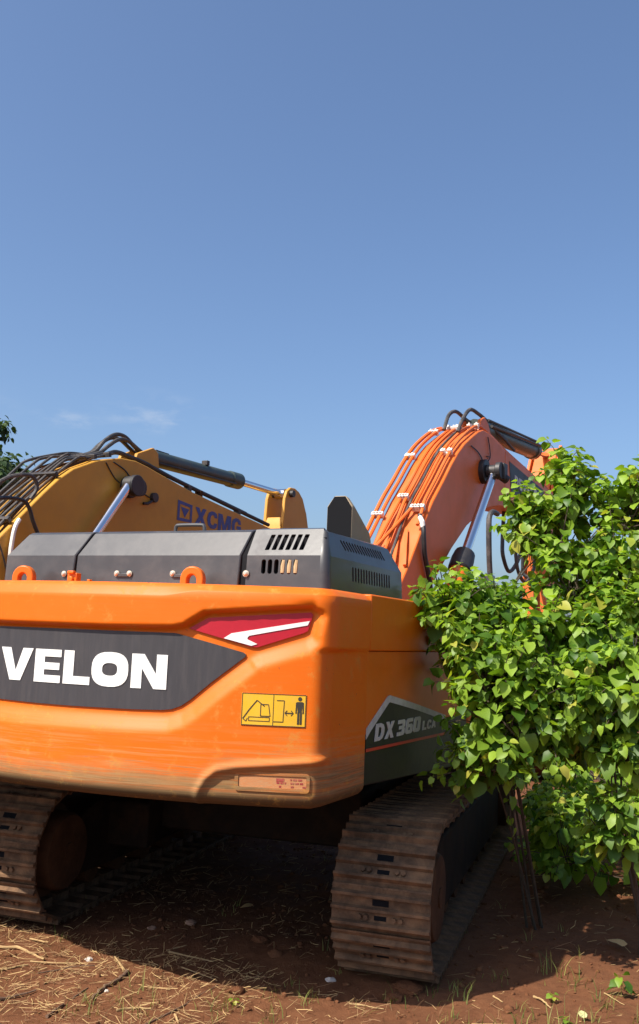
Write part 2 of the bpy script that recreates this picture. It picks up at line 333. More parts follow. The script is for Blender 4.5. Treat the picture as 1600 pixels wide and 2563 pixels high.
# block letters on a 0..1 high box: list of (outer, [holes])
def ring(w, t, n=28, sq=2.6):
    def el(rx, ry): return [(w/2+rx*math.copysign(abs(math.cos(a))**(2/sq), math.cos(a)), .5+ry*math.copysign(abs(math.sin(a))**(2/sq), math.sin(a))) for a in [2*math.pi*k/n for k in range(n)]]
    return el(w/2, .51), el(w/2-t, .51-t*.85)
def rect(a, b, c, d): return [(a, b), (c, b), (c, d), (a, d)]
def letters(ch):
    t = .3
    if ch == 'E': return 1.0, [([(0, 0), (1, 0), (1, .22), (t+.08, .22), (t+.08, .39), (.95, .39), (.95, .6), (t+.08, .6), (t+.08, .78), (1, .78), (1, 1), (0, 1)], [])]
    if ch == 'L': return 1.0, [([(0, 0), (1, 0), (1, .24), (.38, .24), (.38, 1), (0, 1)], [])]
    if ch == 'V': return 1.3, [([(.43, 0), (.86, 0), (1.3, 1), (.9, 1), (.65, .3), (.4, 1), (0, 1)], [])]
    if ch == 'N': return 1.2, [([(0, 0), (.36, 0), (.36, .58), (.78, 0), (1.2, 0), (1.2, 1), (.84, 1), (.84, .43), (.42, 1), (0, 1)], [])]
    if ch == 'O': o, i = ring(1.3, .38); return 1.3, [(o, [i])]
    if ch == 'D': return 1.2, [([(0, 0), (.65, 0), (1, .1), (1.17, .3), (1.2, .5), (1.17, .7), (1, .9), (.65, 1), (0, 1)], [[(.38, .22), (.6, .22), (.76, .3), (.82, .5), (.76, .7), (.6, .78), (.38, .78)]])]
    if ch == 'X': return 1.25, [([(0, 0), (.42, 0), (.63, .3), (.85, 0), (1.25, 0), (.85, .51), (1.22, 1), (.82, 1), (.63, .72), (.44, 1), (.03, 1), (.42, .51)], [])]
    if ch in 'CG':
        p = [(1.15, .66), (.8, .66), (.76, .78), (.55, .8), (.4, .68), (.37, .5), (.4, .32), (.55, .2), (.76, .22)]
        p += [(.8, .34), (1.15, .34), (1.05, .1), (.8, 0), (.45, 0), (.12, .15), (0, .5), (.12, .85), (.45, 1), (.8, 1), (1.05, .9)] if ch == 'C' else [(.8, .36), (.62, .36), (.62, .54), (1.15, .54), (1.15, .08), (.8, 0), (.45, 0), (.12, .15), (0, .5), (.12, .85), (.45, 1), (.8, 1), (1.05, .9)]
        return 1.15, [(p, [])]
    if ch == 'M': return 1.5, [([(0, 0), (.36, 0), (.36, .55), (.6, 0), (.9, 0), (1.14, .55), (1.14, 0), (1.5, 0), (1.5, 1), (1.03, 1), (.75, .38), (.47, 1), (0, 1)], [])]
    if ch == '3': return .95, [([(0, 0), (.8, 0), (.95, .12), (.95, .42), (.85, .5), (.95, .58), (.95, .88), (.8, 1), (0, 1), (0, .76), (.6, .76), (.6, .62), (.2, .62), (.2, .4), (.6, .4), (.6, .24), (0, .24)], [])]
    if ch == '6': return .95, [([(.15, 0), (.8, 0), (.95, .12), (.95, .5), (.8, .62), (.35, .62), (.35, .76), (.9, .76), (.9, 1), (.15, 1), (0, .88), (0, .12)], [[(.35, .22), (.6, .22), (.6, .42), (.35, .42)]])]
    if ch == '0': return .95, [([(.15, 0), (.8, 0), (.95, .12), (.95, .88), (.8, 1), (.15, 1), (0, .88), (0, .12)], [[(.35, .24), (.6, .24), (.6, .76), (.35, .76)]])]
    if ch == 'A': return 1.15, [([(0, 0), (.35, 0), (.42, .18), (.75, .18), (.82, 0), (1.15, 0), (.78, 1), (.38, 1)], [[(.49, .4), (.67, .4), (.58, .7)]])]
    return .4, []
def text_polys(txt, x, z, h, wscale=1.0, gap=.08, shear=0.0, width=None):
    ws = [letters(c)[0] for c in txt]; tot = sum(ws)*h + gap*h*(len(txt)-1)
    k = (width/tot) if width else wscale
    out = []
    for c, wd in zip(txt, ws):
        for o, hs in letters(c)[1]:
            out.append([[(x+(a*h+shear*b*h)*k, z+b*h) for a, b in q] for q in [o]+hs])
        x += (wd+gap)*h*k
    return out

# ==================================================================================================
#                                    GROUND
# ==================================================================================================
random.seed(5); rng = np.random.default_rng(5)
def gh(x, y):
    d = math.hypot(x-.5, y+1.5)
    n = noise.fractal(Vector((x*.9, y*.9, 3.1)), 1.0, 2.0, 5)*.028 + noise.fractal(Vector((x*5, y*5, 7.7)), 1.0, 2.0, 5)*.016
    big = noise.noise(Vector((x*.03, y*.03, 1.0)))*.6*min(1, max(0, (d-18)/60))
    return n + big - .012
def axis1d(lo, hi, step, far, c=1.16):
    a = list(np.arange(lo, hi, step)); s = step; x = hi
    while x < far: a.append(x); s *= c; x += s
    a.append(far); s = step; x = lo; b = []
    while x > -far: s *= c; x -= s; b.append(max(x, -far))
    return b[::-1] + a
gx = axis1d(-2.6, 4.2, .028, 900); gy = axis1d(-4.3, 1.2, .028, 900)
vs = [(x, y, gh(x, y)) for y in gy for x in gx]; nx = len(gx)
fs = [(j*nx+i, j*nx+i+1, (j+1)*nx+i+1, (j+1)*nx+i) for j in range(len(gy)-1) for i in range(nx-1)]
me = bpy.data.meshes.new('ground'); me.from_pydata(vs, [], fs); me.update()
g = link('ground', me, 'soil', smooth=180); g['kind'] = 'structure'

# ==================================================================================================
#                                    ORANGE EXCAVATOR
# ==================================================================================================
OX = empty('orange_excavator', 'large orange crawler excavator parked tail first, with dark grey engine hood and black name panel', 'excavator')

# ---- counterweight: swept tail with a recessed panel, lamp-shaped reflector and lower pocket
def cw_plan():
    p = [(x, .15-math.sqrt(12.96-x*x)) for x in np.linspace(0, 1.52, 70)]
    p0, p1, p2 = Vector((1.52, .15-math.sqrt(12.96-1.52**2))), Vector((1.60, -3.076)), Vector((1.60, -2.96))
    for t in np.linspace(0, 1, 40)[1:]: p.append(tuple((1-t)**2*p0+2*t*(1-t)*p1+t*t*p2))
    for y in np.linspace(-2.96, -2.0, 30)[1:]: p.append((1.60, y))
    p = np.array(p); a = np.r_[0, np.cumsum(np.linalg.norm(np.diff(p, axis=0), axis=1))]
    return np.r_[p[:0:-1]*[-1, 1], p], np.r_[-a[:0:-1], a]
PL, PA = cw_plan()
def plan_at(a):
    x, y = np.interp(a, PA, PL[:, 0]), np.interp(a, PA, PL[:, 1])
    e = .02; tx = np.interp(a+e, PA, PL[:, 0])-np.interp(a-e, PA, PL[:, 0]); ty = np.interp(a+e, PA, PL[:, 1])-np.interp(a-e, PA, PL[:, 1]); l = np.hypot(tx, ty)
    return x, y, ty/l, -tx/l        # point and outward normal
def on_cw(a, z, off):
    x, y, nx_, ny_ = plan_at(a); return (float(x+nx_*off), float(y+ny_*off), z)
REC = [(-.4, 2.06), (.008, 2.06), (.368, 2.064), (.70, 2.07), (.80, 2.074), (.868, 2.088), (.984, 2.160), (1.554, 2.211), (1.577, 2.193), (1.550, 2.088), (1.527, 2.071), (1.272, 1.986), (1.222, 1.957), (1.21, 1.94), (1.019, 1.787), (.907, 1.690), (.849, 1.652), (.775, 1.626), (.566, 1.62), (.144, 1.615), (-.4, 1.61)]
RIGHT = [(p[0]-.018, p[1]) for p in REC if p[0] > .1]
RECF = [(-a, z) for a, z in RIGHT[::-1]] + RIGHT
RECF = RIGHT + [(-a, z) for a, z in RIGHT[::-1]]
POCK = [(.972, 1.10), (.978, 1.225), (1.015, 1.29), (1.07, 1.335), (1.183, 1.358), (1.695, 1.41), (1.75, 1.39), (1.77, 1.34), (1.77, 1.10)]
def sdf(px, pz, poly):
    d = np.full(px.shape, 1e9); s = np.ones(px.shape); n = len(poly); gx_ = np.zeros(px.shape); gz_ = np.zeros(px.shape)
    for i in range(n):
        ax, az = poly[i]; bx, bz = poly[i-1]
        ex, ez = bx-ax, bz-az; wx, wz = px-ax, pz-az
        t = np.clip((wx*ex+wz*ez)/(ex*ex+ez*ez), 0, 1); qx, qz = wx-ex*t, wz-ez*t; dd = np.hypot(qx, qz)
        m = dd < d; d = np.where(m, dd, d); gx_ = np.where(m, qx, gx_); gz_ = np.where(m, qz, gz_)
        c1 = pz >= az; c2 = pz < bz; c3 = ex*wz > ez*wx
        s = np.where((c1 & c2 & c3) | (~c1 & ~c2 & ~c3), -s, s)
    return d*s, gz_/np.maximum(d, 1e-6)
DEP = .05
def relief(a, z):
    d, gz_ = sdf(a, z, RECF)
    wdt = .075 - .043*np.clip(gz_, -1, 1)          # wide bevel below, short lip above
    t = np.clip(d/wdt, 0, 1); t = t*t*(3-2*t)
    r = -DEP*(1-t)
    # lower pocket with a raised lip on both sides
    for sgn in (1, -1):
        d2, _ = sdf(a*sgn, z, POCK); t2 = np.exp(-((d2-.012)/.020)**2); inn_ = np.clip(-d2/.05, 0, 1)
        fade = np.clip((1.78-np.abs(a))/.14, 0, 1)
        r = r + (.020*t2-.012*inn_)*fade
    # upper half of the flanks stands proud of the lower half
    f = np.clip((np.abs(a)-1.55)/.15, 0, 1); f = f*f*(3-2*f); k = np.clip((2.012-z)/.03, 0, 1); r = r - (.030-.016*np.clip((np.abs(a)-1.75)/.4, 0, 1))*f*k*k*(3-2*k)
    return r
aa = np.arange(-2.20, 2.2001, .0125); zz = np.r_[np.arange(1.222, 2.245, .0105)]
A2, Z2 = np.meshgrid(aa, zz); RL = relief(A2, Z2)
zh = 2.257 + .034*np.clip((np.abs(aa)-.68)/.24, 0, 1)**1.0
zh = 2.257 + .034*(lambda t: t*t*(3-2*t))(np.clip((np.abs(aa)-.68)/.24, 0, 1))
rows = []
for off, z in ((-.9, 1.15), (-.35, 1.15), (-.10, 1.152), (-.065, 1.158), (-.035, 1.172), (-.014, 1.19), (-.004, 1.205)):
    rows.append([on_cw(a, z, off + float(np.interp(a, aa, RL[0]))*min(1, 1+off*3)) for a in aa])
for j, z in enumerate(zz): rows.append([on_cw(a, float(z), float(RL[j, i])) for i, a in enumerate(aa)])
for off, q in ((0.0, 0.0), (-.004, .12), (-.016, .35), (-.03, .65), (-.045, .87), (-.07, 1.0), (-.5, 1.04), (-1.0, 1.05)):
    rows.append([on_cw(a, float(zh[i] + (2.335-zh[i])*q), off) for i, a in enumerate(aa)])
na = len(aa); vs = [p for r_ in rows for p in r_]
fs = [(j*na+i, j*na+i+1, (j+1)*na+i+1, (j+1)*na+i) for j in range(len(rows)-1) for i in range(na-1)]
me = bpy.data.meshes.new('counterweight'); me.from_pydata(vs, [], fs); me.update()
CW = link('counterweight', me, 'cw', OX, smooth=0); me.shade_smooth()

def patch(name, polys, off, m, parent, depth=.006, step=.05):
    # a thin plate that follows the tail's curve
    outer = densify(polys[0], step); hs = [densify(h, step) for h in polys[1:]]
    x0, x1 = min(p[0] for p in outer), max(p[0] for p in outer); z0, z1 = min(p[1] for p in outer), max(p[1] for p in outer)
    grid = (np.arange(x0+step/2, x1, step), np.arange(z0+step/2, z1, step))
    v, f = cdt([outer]+hs, grid, bool(hs)); b = MB()
    b.add([on_cw(p[0], p[1], off) for p in v], f)
    for ring_ in [outer]+hs:
        n = len(ring_); vs_ = [on_cw(p[0], p[1], off) for p in ring_]+[on_cw(p[0], p[1], off-depth) for p in ring_]
        b.add(vs_, [(i, (i+1) % n, n+(i+1) % n, n+i) for i in range(n)])
    return b.build(name, m, parent, smooth=30)
def patches(name, plist, off, m, parent, depth=.004, step=.05):
    b = MB()
    for polys in plist:
        outer = densify(polys[0], step); hs = [densify(h, step) for h in polys[1:]]
        v, f = cdt([outer]+hs, None, bool(hs)); b.add([on_cw(p[0], p[1], off) for p in v], f)
        for ring_ in [outer]+hs:
            n = len(ring_); vs_ = [on_cw(p[0], p[1], off) for p in ring_]+[on_cw(p[0], p[1], off-depth) for p in ring_]
            b.add(vs_, [(i, (i+1) % n, n+(i+1) % n, n+i) for i in range(n)])
    return b.build(name, m, parent, smooth=30)
pr = [(.785, 2.058), (.808, 2.056), (1.006, 2.012), (1.19, 1.968), (1.207, 1.958), (1.203, 1.944), (1.019, 1.799), (.907, 1.702), (.855, 1.666), (.80, 1.645), (.74, 1.638), (.566, 1.632), (.144, 1.627)]
pr = [(a-.02, z) for a, z in pr]
patch('name_panel', [pr + [(-a, z) for a, z in pr[::-1]]], -DEP+.010, 'panel', CW, .012)
LT = []
for ch, x0, x1 in (('D', -.872, -.645), ('E', -.618, -.425), ('V', -.398, -.134), ('E', -.115, .079), ('L', .10, .284), ('O', .293, .53), ('N', .549, .765)):
    zz0, hh = 1.748, .188
    LT += [(ch, p) for p in text_polys(ch, x0-.022, zz0, hh, width=x1-x0)]
for ch, p in LT: patches('letter', [p], -DEP+.014, 'white', CW, .003)
lamp = [(.876, 2.087), (.986, 2.148), (1.556, 2.198), (1.569, 2.187), (1.543, 2.097), (1.520, 2.085), (1.269, 1.999), (1.23, 2.001)]
arrow = [(1.079, 2.041), (1.121, 2.069), (1.552, 2.152), (1.541, 2.128), (1.222, 2.060), (1.212, 2.050), (1.212, 2.040), (1.268, 2.016), (1.235, 2.006)]
lamp = [(a-.02, z) for a, z in lamp]; arrow = [(a-.02, z) for a, z in arrow]
for sg in (1, -1):
    patch('tail_reflector', [[(a*sg, z) for a, z in lamp]], -DEP+.012, 'red', CW, .012)
    patches('reflector_arrow', [[[(a*sg, z) for a, z in arrow]]], -DEP+.0155, 'white', CW, .003)
# warning sticker with pictograms (excavator, swing radius, standing figure)
sg0, sg1, sz0, sz1 = 1.184, 1.532, 1.588, 1.757
ST = patch('warning_sticker', [rect(sg0, sz0, sg1, sz1)], .003, 'sign', CW, .003)
def stroke(p, q, wd):
    d = Vector((q[0]-p[0], q[1]-p[1])); n_ = Vector((-d.y, d.x)).normalized()*wd/2
    return [[(p[0]+n_.x, p[1]+n_.y), (p[0]-n_.x, p[1]-n_.y), (q[0]-n_.x, q[1]-n_.y), (q[0]+n_.x, q[1]+n_.y)]]
def sxy(u, v): return (sg0+u*(sg1-sg0), sz0+v*(sz1-sz0))
ink = []
def S(*pts, wd=.0035):
    for a, b in zip(pts[:-1], pts[1:]): ink.append(stroke(sxy(*a), sxy(*b), wd))
S((.01, .01), (.01, .99)); S((.01, .99), (.99, .99)); S((.99, .99), (.99, .01)); S((.99, .01), (.01, .01)); S((.495, .02), (.495, .98), wd=.003)
S((.545, .8), (.66, .8), (.65, .14), (.5, .14), wd=.004)
S((.03, .2), (.13, .5), (.24, .78), wd=.006); S((.24, .78), (.36, .6), wd=.005); S((.03, .2), (.08, .12), (.1, .22), wd=.004)
S((.12, .14), (.44, .14)); S((.12, .26), (.44, .26)); S((.12, .14), (.12, .26)); S((.44, .14), (.44, .26)); S((.3, .3), (.3, .66), (.42, .66), (.45, .3), (.3, .3), wd=.004)
S((.69, .42), (.79, .42), wd=.006); S((.675, .42), (.71, .5), wd=.004); S((.675, .42), (.71, .34), wd=.004); S((.805, .42), (.77, .5), wd=.004); S((.805, .42), (.77, .34), wd=.004)
hc = sxy(.9, .87); ink.append([[(hc[0]+.011*math.cos(t), hc[1]+.011*math.sin(t)) for t in np.linspace(0, 2*math.pi, 12, endpoint=False)]])
ink.append([[sxy(*p) for p in ((.855, .78), (.945, .78), (.93, .45), (.87, .45))]])
S((.85, .76), (.845, .42), wd=.007); S((.95, .76), (.955, .42), wd=.007); S((.882, .46), (.882, .08), wd=.011); S((.922, .46), (.922, .08), wd=.011)
patches('sticker_print', ink, .0045, 'ink', CW, .002)
# lower pocket: rounded reflector holder with worn red print
def rrect(x0, z0, x1, z1, r, n=5):
    out = []
    for cx_, cz_, a0 in ((x1-r, z1-r, 0), (x0+r, z1-r, 90), (x0+r, z0+r, 180), (x1-r, z0+r, 270)):
        out += [(cx_+r*math.cos(R(a0+90*k/n)), cz_+r*math.sin(R(a0+90*k/n))) for k in range(n+1)]
    return out
for sg in (1, -1):
    f_ = lambda p: [(a*sg, z) for a, z in p]
    patch('reflector_rim', [f_(rrect(1.165, 1.246, 1.566, 1.346, .02)), f_(rrect(1.185, 1.265, 1.55, 1.330, .012))], -.004, 'cw', CW, .010)
    patch('lower_reflector', [f_(rrect(1.186, 1.266, 1.549, 1.329, .012))], -.0092, mat('worn_reflector', (.5, .2, .07), .7, var=.2, vscale=20, dust=.9, dustcol=(.42, .26, .13), dscale=9, stretch=(3, 3, 30)) if sg == 1 else bpy.data.materials['worn_reflector'], CW, .004)
worn = []
for k in range(3):
    x = 1.39
    while x < 1.53:
        wd = random.uniform(.008, .022)
        if random.random() < .8: worn.append([rect(x, 1.308-k*.018, x+wd, 1.308-k*.018+.009)])
        x += wd+.006
worn.append([rect(1.388, 1.302, 1.43, 1.318)])
patches('worn_print', worn, -.0078, mat('worn_red_print', (.3, .035, .03), .8, var=.3, vscale=40, dust=.5, dustcol=(.45, .25, .12), dscale=25), CW, .001)['kind'] = 'stuff'

# lifting eyes, latch and stubs on top of the tail
def lifting_eye(x, y, rz):
    prof = [(-.075, -.03), (-.075, .05)] + [(-.075*math.cos(t), .05+.078*math.sin(t)) for t in np.linspace(.15, math.pi-.15, 11)] + [(.075, .05), (.075, -.03), (.03, -.03), (.03, .045)] + [(.03*math.cos(t), .045+.032*math.sin(t)) for t in np.linspace(.3, math.pi-.3, 6)] + [(-.03, .045), (-.03, -.03)]
    mt = Matrix.Translation((x, y, 2.335)) @ Matrix.Rotation(rz, 4, 'Z') @ Matrix.Rotation(R(90), 4, 'Z')
    b = MB(); b.prism(prof, -.028, .028, lambda a, q, z: mt @ Vector((a, q, z)))
    return b.build('lifting_eye', 'orange', CW, bevel=.008)
lifting_eye(-.735, -2.9, R(14)); lifting_eye(.585, -2.9, R(10))
b = MB(); b.box((-.335, -2.88, 2.375), (.075, .05, .085)); b.box((-.335, -2.91, 2.42), (.05, .03, .02)); b.cyl((-.335, -2.905, 2.375), (-.335, -2.925, 2.375), .02, 12); b.build('latch_bracket', 'orange', CW, bevel=.005)
b = MB(); b.box((-.17, -2.9, 2.345), (.09, .03, .02)); b.box((-.185, -2.91, 2.36), (.02, .03, .03)); b.build('mounting_stub', 'orange', CW, bevel=.003)

# ---- engine hood: faceted shell with slots cut through it
HO = MB(); HY, HT = -2.76, 1.40
# rear faces: lower vertical facet z 2.33..2.545, upper sloping facet to z 2.712 at y -2.66
def lowf(x, z): return (x, HY + .012*(z-2.33)/.215, z)
def uppf(x, q): return (x, HY+.012+.10*q, 2.545+.170*q)
def slot(x, z0, z1, wd, sh=0.0, n=4):
    r_ = wd/2; out = []
    for k in range(n+1): t = math.pi*k/n; out.append((x+sh+r_*math.cos(t), z1-r_*.9+r_*.9*math.sin(t)))
    for k in range(n+1): t = math.pi+math.pi*k/n; out.append((x+r_*math.cos(t), z0+r_*.9+r_*.9*math.sin(t)))
    return out
low_slots = [slot(.985+.0432*k, 2.432, 2.522, .030) for k in range(6)]
upp_slots = [slot(.990+.0462*k, .20, .80, .031, .012) for k in range(6)]   # q units on the slope
def facet(outer, holes, fn, name, parent, th=.006):
    b = MB()
    v, f = cdt([densify(outer, .2)]+holes, None, bool(holes)); b.add([fn(*p) for p in v], f)
    for h in holes:
        n = len(h); vs_ = [fn(*p) for p in h]; 
        c = sum((Vector(fn(*p)) for p in h), Vector())/n
        nrm = (Vector(fn(*h[1]))-c).cross(Vector(fn(*h[n//2]))-c).normalized()
        if nrm.dot(c-Vector((0, 0, 1.8))) > 0: nrm = -nrm
        vs2 = [Vector(p)+nrm*.02 for p in vs_]; b.add(vs_+[tuple(p) for p in vs2], [(i, (i+1) % n, n+(i+1) % n, n+i) for i in range(n)])
    return b.v, b.f
SX = 1.405                                   # right flank
sside = lambda y, z: (SX+.012*(2.545-z)/.215 if z < 2.545 else SX-.35*(z-2.545), y, z)
side_up = [slot(-2.43+.0455*k, 2.602, 2.668, .026, -.035) for k in range(16)]
side_lo = [slot(-2.36+.0465*k, 2.415, 2.510, .024) for k in range(15)]
hood = MB()
hood.add(*facet([(.868, 2.33), (1.36, 2.33), (1.36, 2.545), (.868, 2.545)], low_slots, lowf, 'hood', OX))
hood.add(*facet([(.868, 0), (1.36, 0), (1.33, 1), (.868, 1)], upp_slots, uppf, 'hood', OX))
hood.add(*facet([(-2.70, 2.33), (-1.45, 2.33), (-1.45, 2.545), (-2.70, 2.545)], side_lo, sside, 'hood', OX))
hood.add(*facet([(-2.70, 2.545), (-1.45, 2.545), (-1.60, 2.700), (-2.62, 2.700)], side_up, sside, 'hood', OX))
# rounded corner between the rear and right facets
def corner(z, q, n=8):
    a = (1.36, HY+.012*(z-2.33)/.215, z) if q is None else uppf(1.36-.03*q, q)
    b_ = sside(-2.70, z) if q is None else sside(-2.70+.08*q, 2.545+.155*q)
    c = (b_[0], a[1], (a[2]+b_[2])/2) ; out = []
    for k in range(n+1):
        t = k/n; out.append(tuple((1-t)**2*Vector(a)+2*t*(1-t)*Vector(c)+t*t*Vector(b_)))
    return out
cr_ = [corner(2.33, None), corner(2.44, None), corner(2.545, 0.0 if False else None), corner(0, .5), corner(0, .94)]
n = len(cr_[0]); hood.add([p for r_ in cr_ for p in r_], [(j*n+i, j*n+i+1, (j+1)*n+i+1, (j+1)*n+i) for j in range(len(cr_)-1) for i in range(n-1)])
# top of the right section
tr_ = [cr_[-1][i] for i in range(n)]
rim = [uppf(.868, 1)] + [uppf(1.33, 1)] + [Vector(p) for p in tr_] + [sside(-1.60, 2.70)]
top = [(.868, -2.60, 2.722), (1.25, -2.60, 2.722), (1.30, -2.55, 2.722), (1.31, -1.68, 2.722), (.868, -1.68, 2.722)]
tv = [uppf(.868, 1), uppf(1.33, 1)] + [tuple(p) for p in tr_] + [sside(-1.60, 2.70), (.868, -1.60, 2.70)]
o_ = len(tv); cxy = (1.1, -2.1, 2.726)
inner = [tuple(Vector(p).lerp(Vector((1.09, -2.1, 2.72)), .09) * 1 + Vector((0, 0, .012))) for p in tv]
hood.add(tv+inner, [(i, (i+1) % o_, o_+(i+1) % o_, o_+i) for i in range(o_)] + [tuple(range(o_, 2*o_))])
# front end and inner left end of the right section
hood.add([sside(-1.45, 2.33), sside(-1.45, 2.545), sside(-1.60, 2.70), (.868, -1.60, 2.70), (.868, -1.45, 2.33)], [(0, 1, 2, 3, 4)])
hood.add([lowf(.868, 2.33), lowf(.868, 2.545), uppf(.868, 1), (.868, -1.60, 2.70), (.868, -1.45, 2.33)], [(0, 1, 2, 3, 4)])
HD = hood.build('engine_hood', 'hood', OX, smooth=35)
def hood_section(x0, x1, lcut, rcut):
    prof = [(HY, 2.33), (HY+.012, 2.545), (HY+.105, 2.700), (HY+.125, 2.714), (HY+.17, 2.722), (-1.66, 2.722), (-1.60, 2.70), (-1.45, 2.545), (-1.45, 2.33)]
    b = MB()
    f = lambda x, y, z: (x + (lcut if x == x0 else rcut)*max(0, z-2.545), y, z)
    b.prism(prof, x0, x1, f); return b.build('hood_panel', 'hood', HD, bevel=.008, smooth=14)
hood_section(-1.045, -.452, .62, .36); hood_section(-.432, .818, .36, .17)
b = MB(); b.prism([(HY+.02, 2.30), (HY+.03, 2.545), (HY+.125, 2.700), (-1.62, 2.700), (-1.47, 2.545), (-1.47, 2.30)], -1.0, .862, lambda x, y, z: (x+(.5 if x < 0 else 0.17)*max(0, z-2.545), y, z)); b.build('hood_seal', 'void', HD)
b = MB(); b.box((1.12, -2.1, 2.50), (.48, 1.16, .32)); b.build('hood_interior', 'void', HD)
# tan foam pressed behind three of the lower slots
for k in (3, 4, 5):
    b = MB(); x = .985+.0432*k; b.tube([(x, HY+.012, 2.438), (x, HY+.016, 2.477), (x+.003, HY+.02, 2.517)], [.014, .016, .012], 8); b.build('foam_strip', 'foam', HD)
# bolts, hinges, handle
for x, z in ((-.52, 2.42), (-.087, 2.425), (.012, 2.425), (.345, 2.428), (.872, 2.432)):
    b = MB(); b.tube([(x, HY-.004, z), (x, HY+.002, z), (x, HY-.006, z)], [.021, .021, .021], 12); b.tube([(x, HY+.004, z), (x, HY-.012, z), (x, HY-.020, z)], [.017, .016, .008], 10); b.build('hood_bolt', 'bolt', HD)
for x0, x1 in ((-.087, .012), (.345, .43)):
    b = MB(); b.box(((x0+x1)/2, HY-.004, 2.415), (x1-x0, .010, .022)); b.build('hinge', 'hood', HD, bevel=.003)
b = MB(); b.tube(spline([(.17, -2.50, 2.715), (.175, -2.50, 2.762), (.205, -2.50, 2.772), (.36, -2.50, 2.772), (.392, -2.50, 2.762), (.398, -2.50, 2.715)], 4), .012, 8); b.build('hood_handle', 'hood', HD)
b = MB(); b.box((.52, -2.4, 2.727), (.16, .1, .016)); b.build('hood_plate', 'rust', HD, bevel=.004)
b = MB(); b.box((.80, -2.36, 2.73), (.12, .12, .02)); b.build('hood_plate', 'rust', HD, bevel=.004)
# exhaust duct: dark mouth facing back, top falling forward to the hood
def duct(y, zt, hw, zb=2.69, cx_=1.058): return [(cx_-hw, y, zb), (cx_-hw, y, zt-.075), (cx_-hw*.45, y, zt), (cx_+hw*.45, y, zt), (cx_+hw, y, zt-.075), (cx_+hw, y, zb)]
secs = [duct(-1.80, 3.058, .097), duct(-1.75, 3.052, .099), duct(-1.46, 2.90, .099), duct(-1.42, 2.85, .095)]
b = MB(); b.add([p for s_ in secs for p in s_], [(j*6+i, j*6+(i+1) % 6, (j+1)*6+(i+1) % 6, (j+1)*6+i) for j in range(3) for i in range(6)] + [tuple(range(18, 24)), tuple(range(6))]); EXH = b.build('exhaust_duct', 'exhaust', OX, bevel=.008, smooth=24)
m_in = [(p[0]*.94+1.058*.06, -1.803, p[2]-.006 if p[2] > 2.8 else 2.735) for p in duct(-1.8, 3.058, .097)]
b = MB(); b.add(m_in + [(p[0], p[1]+.02, p[2]) for p in m_in], [tuple(range(6))] + [(k, (k+1) % 6, 6+(k+1) % 6, 6+k) for k in range(6)]); b.build('duct_mouth', 'void', EXH)

# ---- house: deck, doors, cab, right-hand side door with decal
b = MB(); b.box((0, -.35, 1.22), (2.84, 3.9, .14)); b.box((0, .9, 1.25), (1.1, 2.2, .3)); b.build('swing_deck', 'frame', OX, bevel=.01)
b = MB(); b.box((0, -1.3, 1.78), (2.0, 2.4, 1.0)); b.build('engine_bay', 'void', OX)
b = MB(); b.prism([(-2.510, 1.51), (-2.510, 1.994), (-.28, 1.994), (-.28, 1.51)], 1.47, 1.584); SD = b.build('side_door', 'orange', OX, bevel=.003)
b = MB(); b.prism([(-2.5105, 1.998), (-2.5105, 2.334), (-.28, 2.334), (-.28, 1.998)], 1.40, 1.5985); b.build('upper_door', 'orange', OX, bevel=.010)
b = MB(); b.prism([(-2.504, 1.215), (-2.504, 1.507), (-.28, 1.507), (-.28, 1.11)], 1.47, 1.578); b.build('side_skirt', 'decal', OX, bevel=.008)
b = MB(); b.prism([(-.27, 1.16), (-.27, 2.336), (.62, 2.30), (1.5, 1.95), (1.75, 1.6), (1.75, 1.16)], .62, 1.58); b.build('tank_box', 'orange', OX, bevel=.03)
b = MB(); b.prism([(-2.504, 1.18), (-2.504, 2.336), (-.3, 2.336), (-.3, 1.16)], -1.596, -1.48); b.build('side_door', 'orange', OX, bevel=.012)
X = 1.586
chev = [(-2.50, 1.543), (-2.145, 1.719), (-2.11, 1.723), (-1.58, 1.643), (-.90, 1.53)]
def sp(poly, x, name, m, parent, th=.004):
    v, f = cdt(poly, None, len(poly) > 1); b = MB(); b.add([(x, p[0], p[1]) for p in v], f)
    for ring_ in poly:
        k = len(ring_); b.add([(x, *p) for p in ring_]+[(x-th, *p) for p in ring_], [(i, (i+1) % k, k+(i+1) % k, k+i) for i in range(k)])
    return b
inn = [(-2.435, 1.524), (-2.128, 1.677), (-2.11, 1.680), (-1.59, 1.605), (-.90, 1.492)]
DC = sp([[(-2.50, 1.481), *inn, (-.90, 1.388), (-2.50, 1.409)]], X+.001, '', '', SD).build('side_decal', 'decal', SD)
sp([[(-2.50, 1.483), *chev, *inn[::-1]]], X+.003, '', '', SD).build('chevron_stripe', 'silver', SD)
sp([[(-2.50, 1.409), (-.90, 1.388), (-.90, 1.405), (-2.50, 1.427)]], X+.0035, '', '', SD).build('red_stripe', 'redline', SD)
b = MB()
for txt, y0, h, wd in (('DX', -2.365, .102, .33), ('360', -1.97, .098, .46), ('LCA', -1.45, .062, .30)):
    for p in text_polys(txt, y0, 1.459, h, width=wd, shear=.18, gap=.14):
        q = sp(p, X+.0045, '', '', SD); b.add(q.v, q.f)
b.build('model_lettering', 'silver', SD)
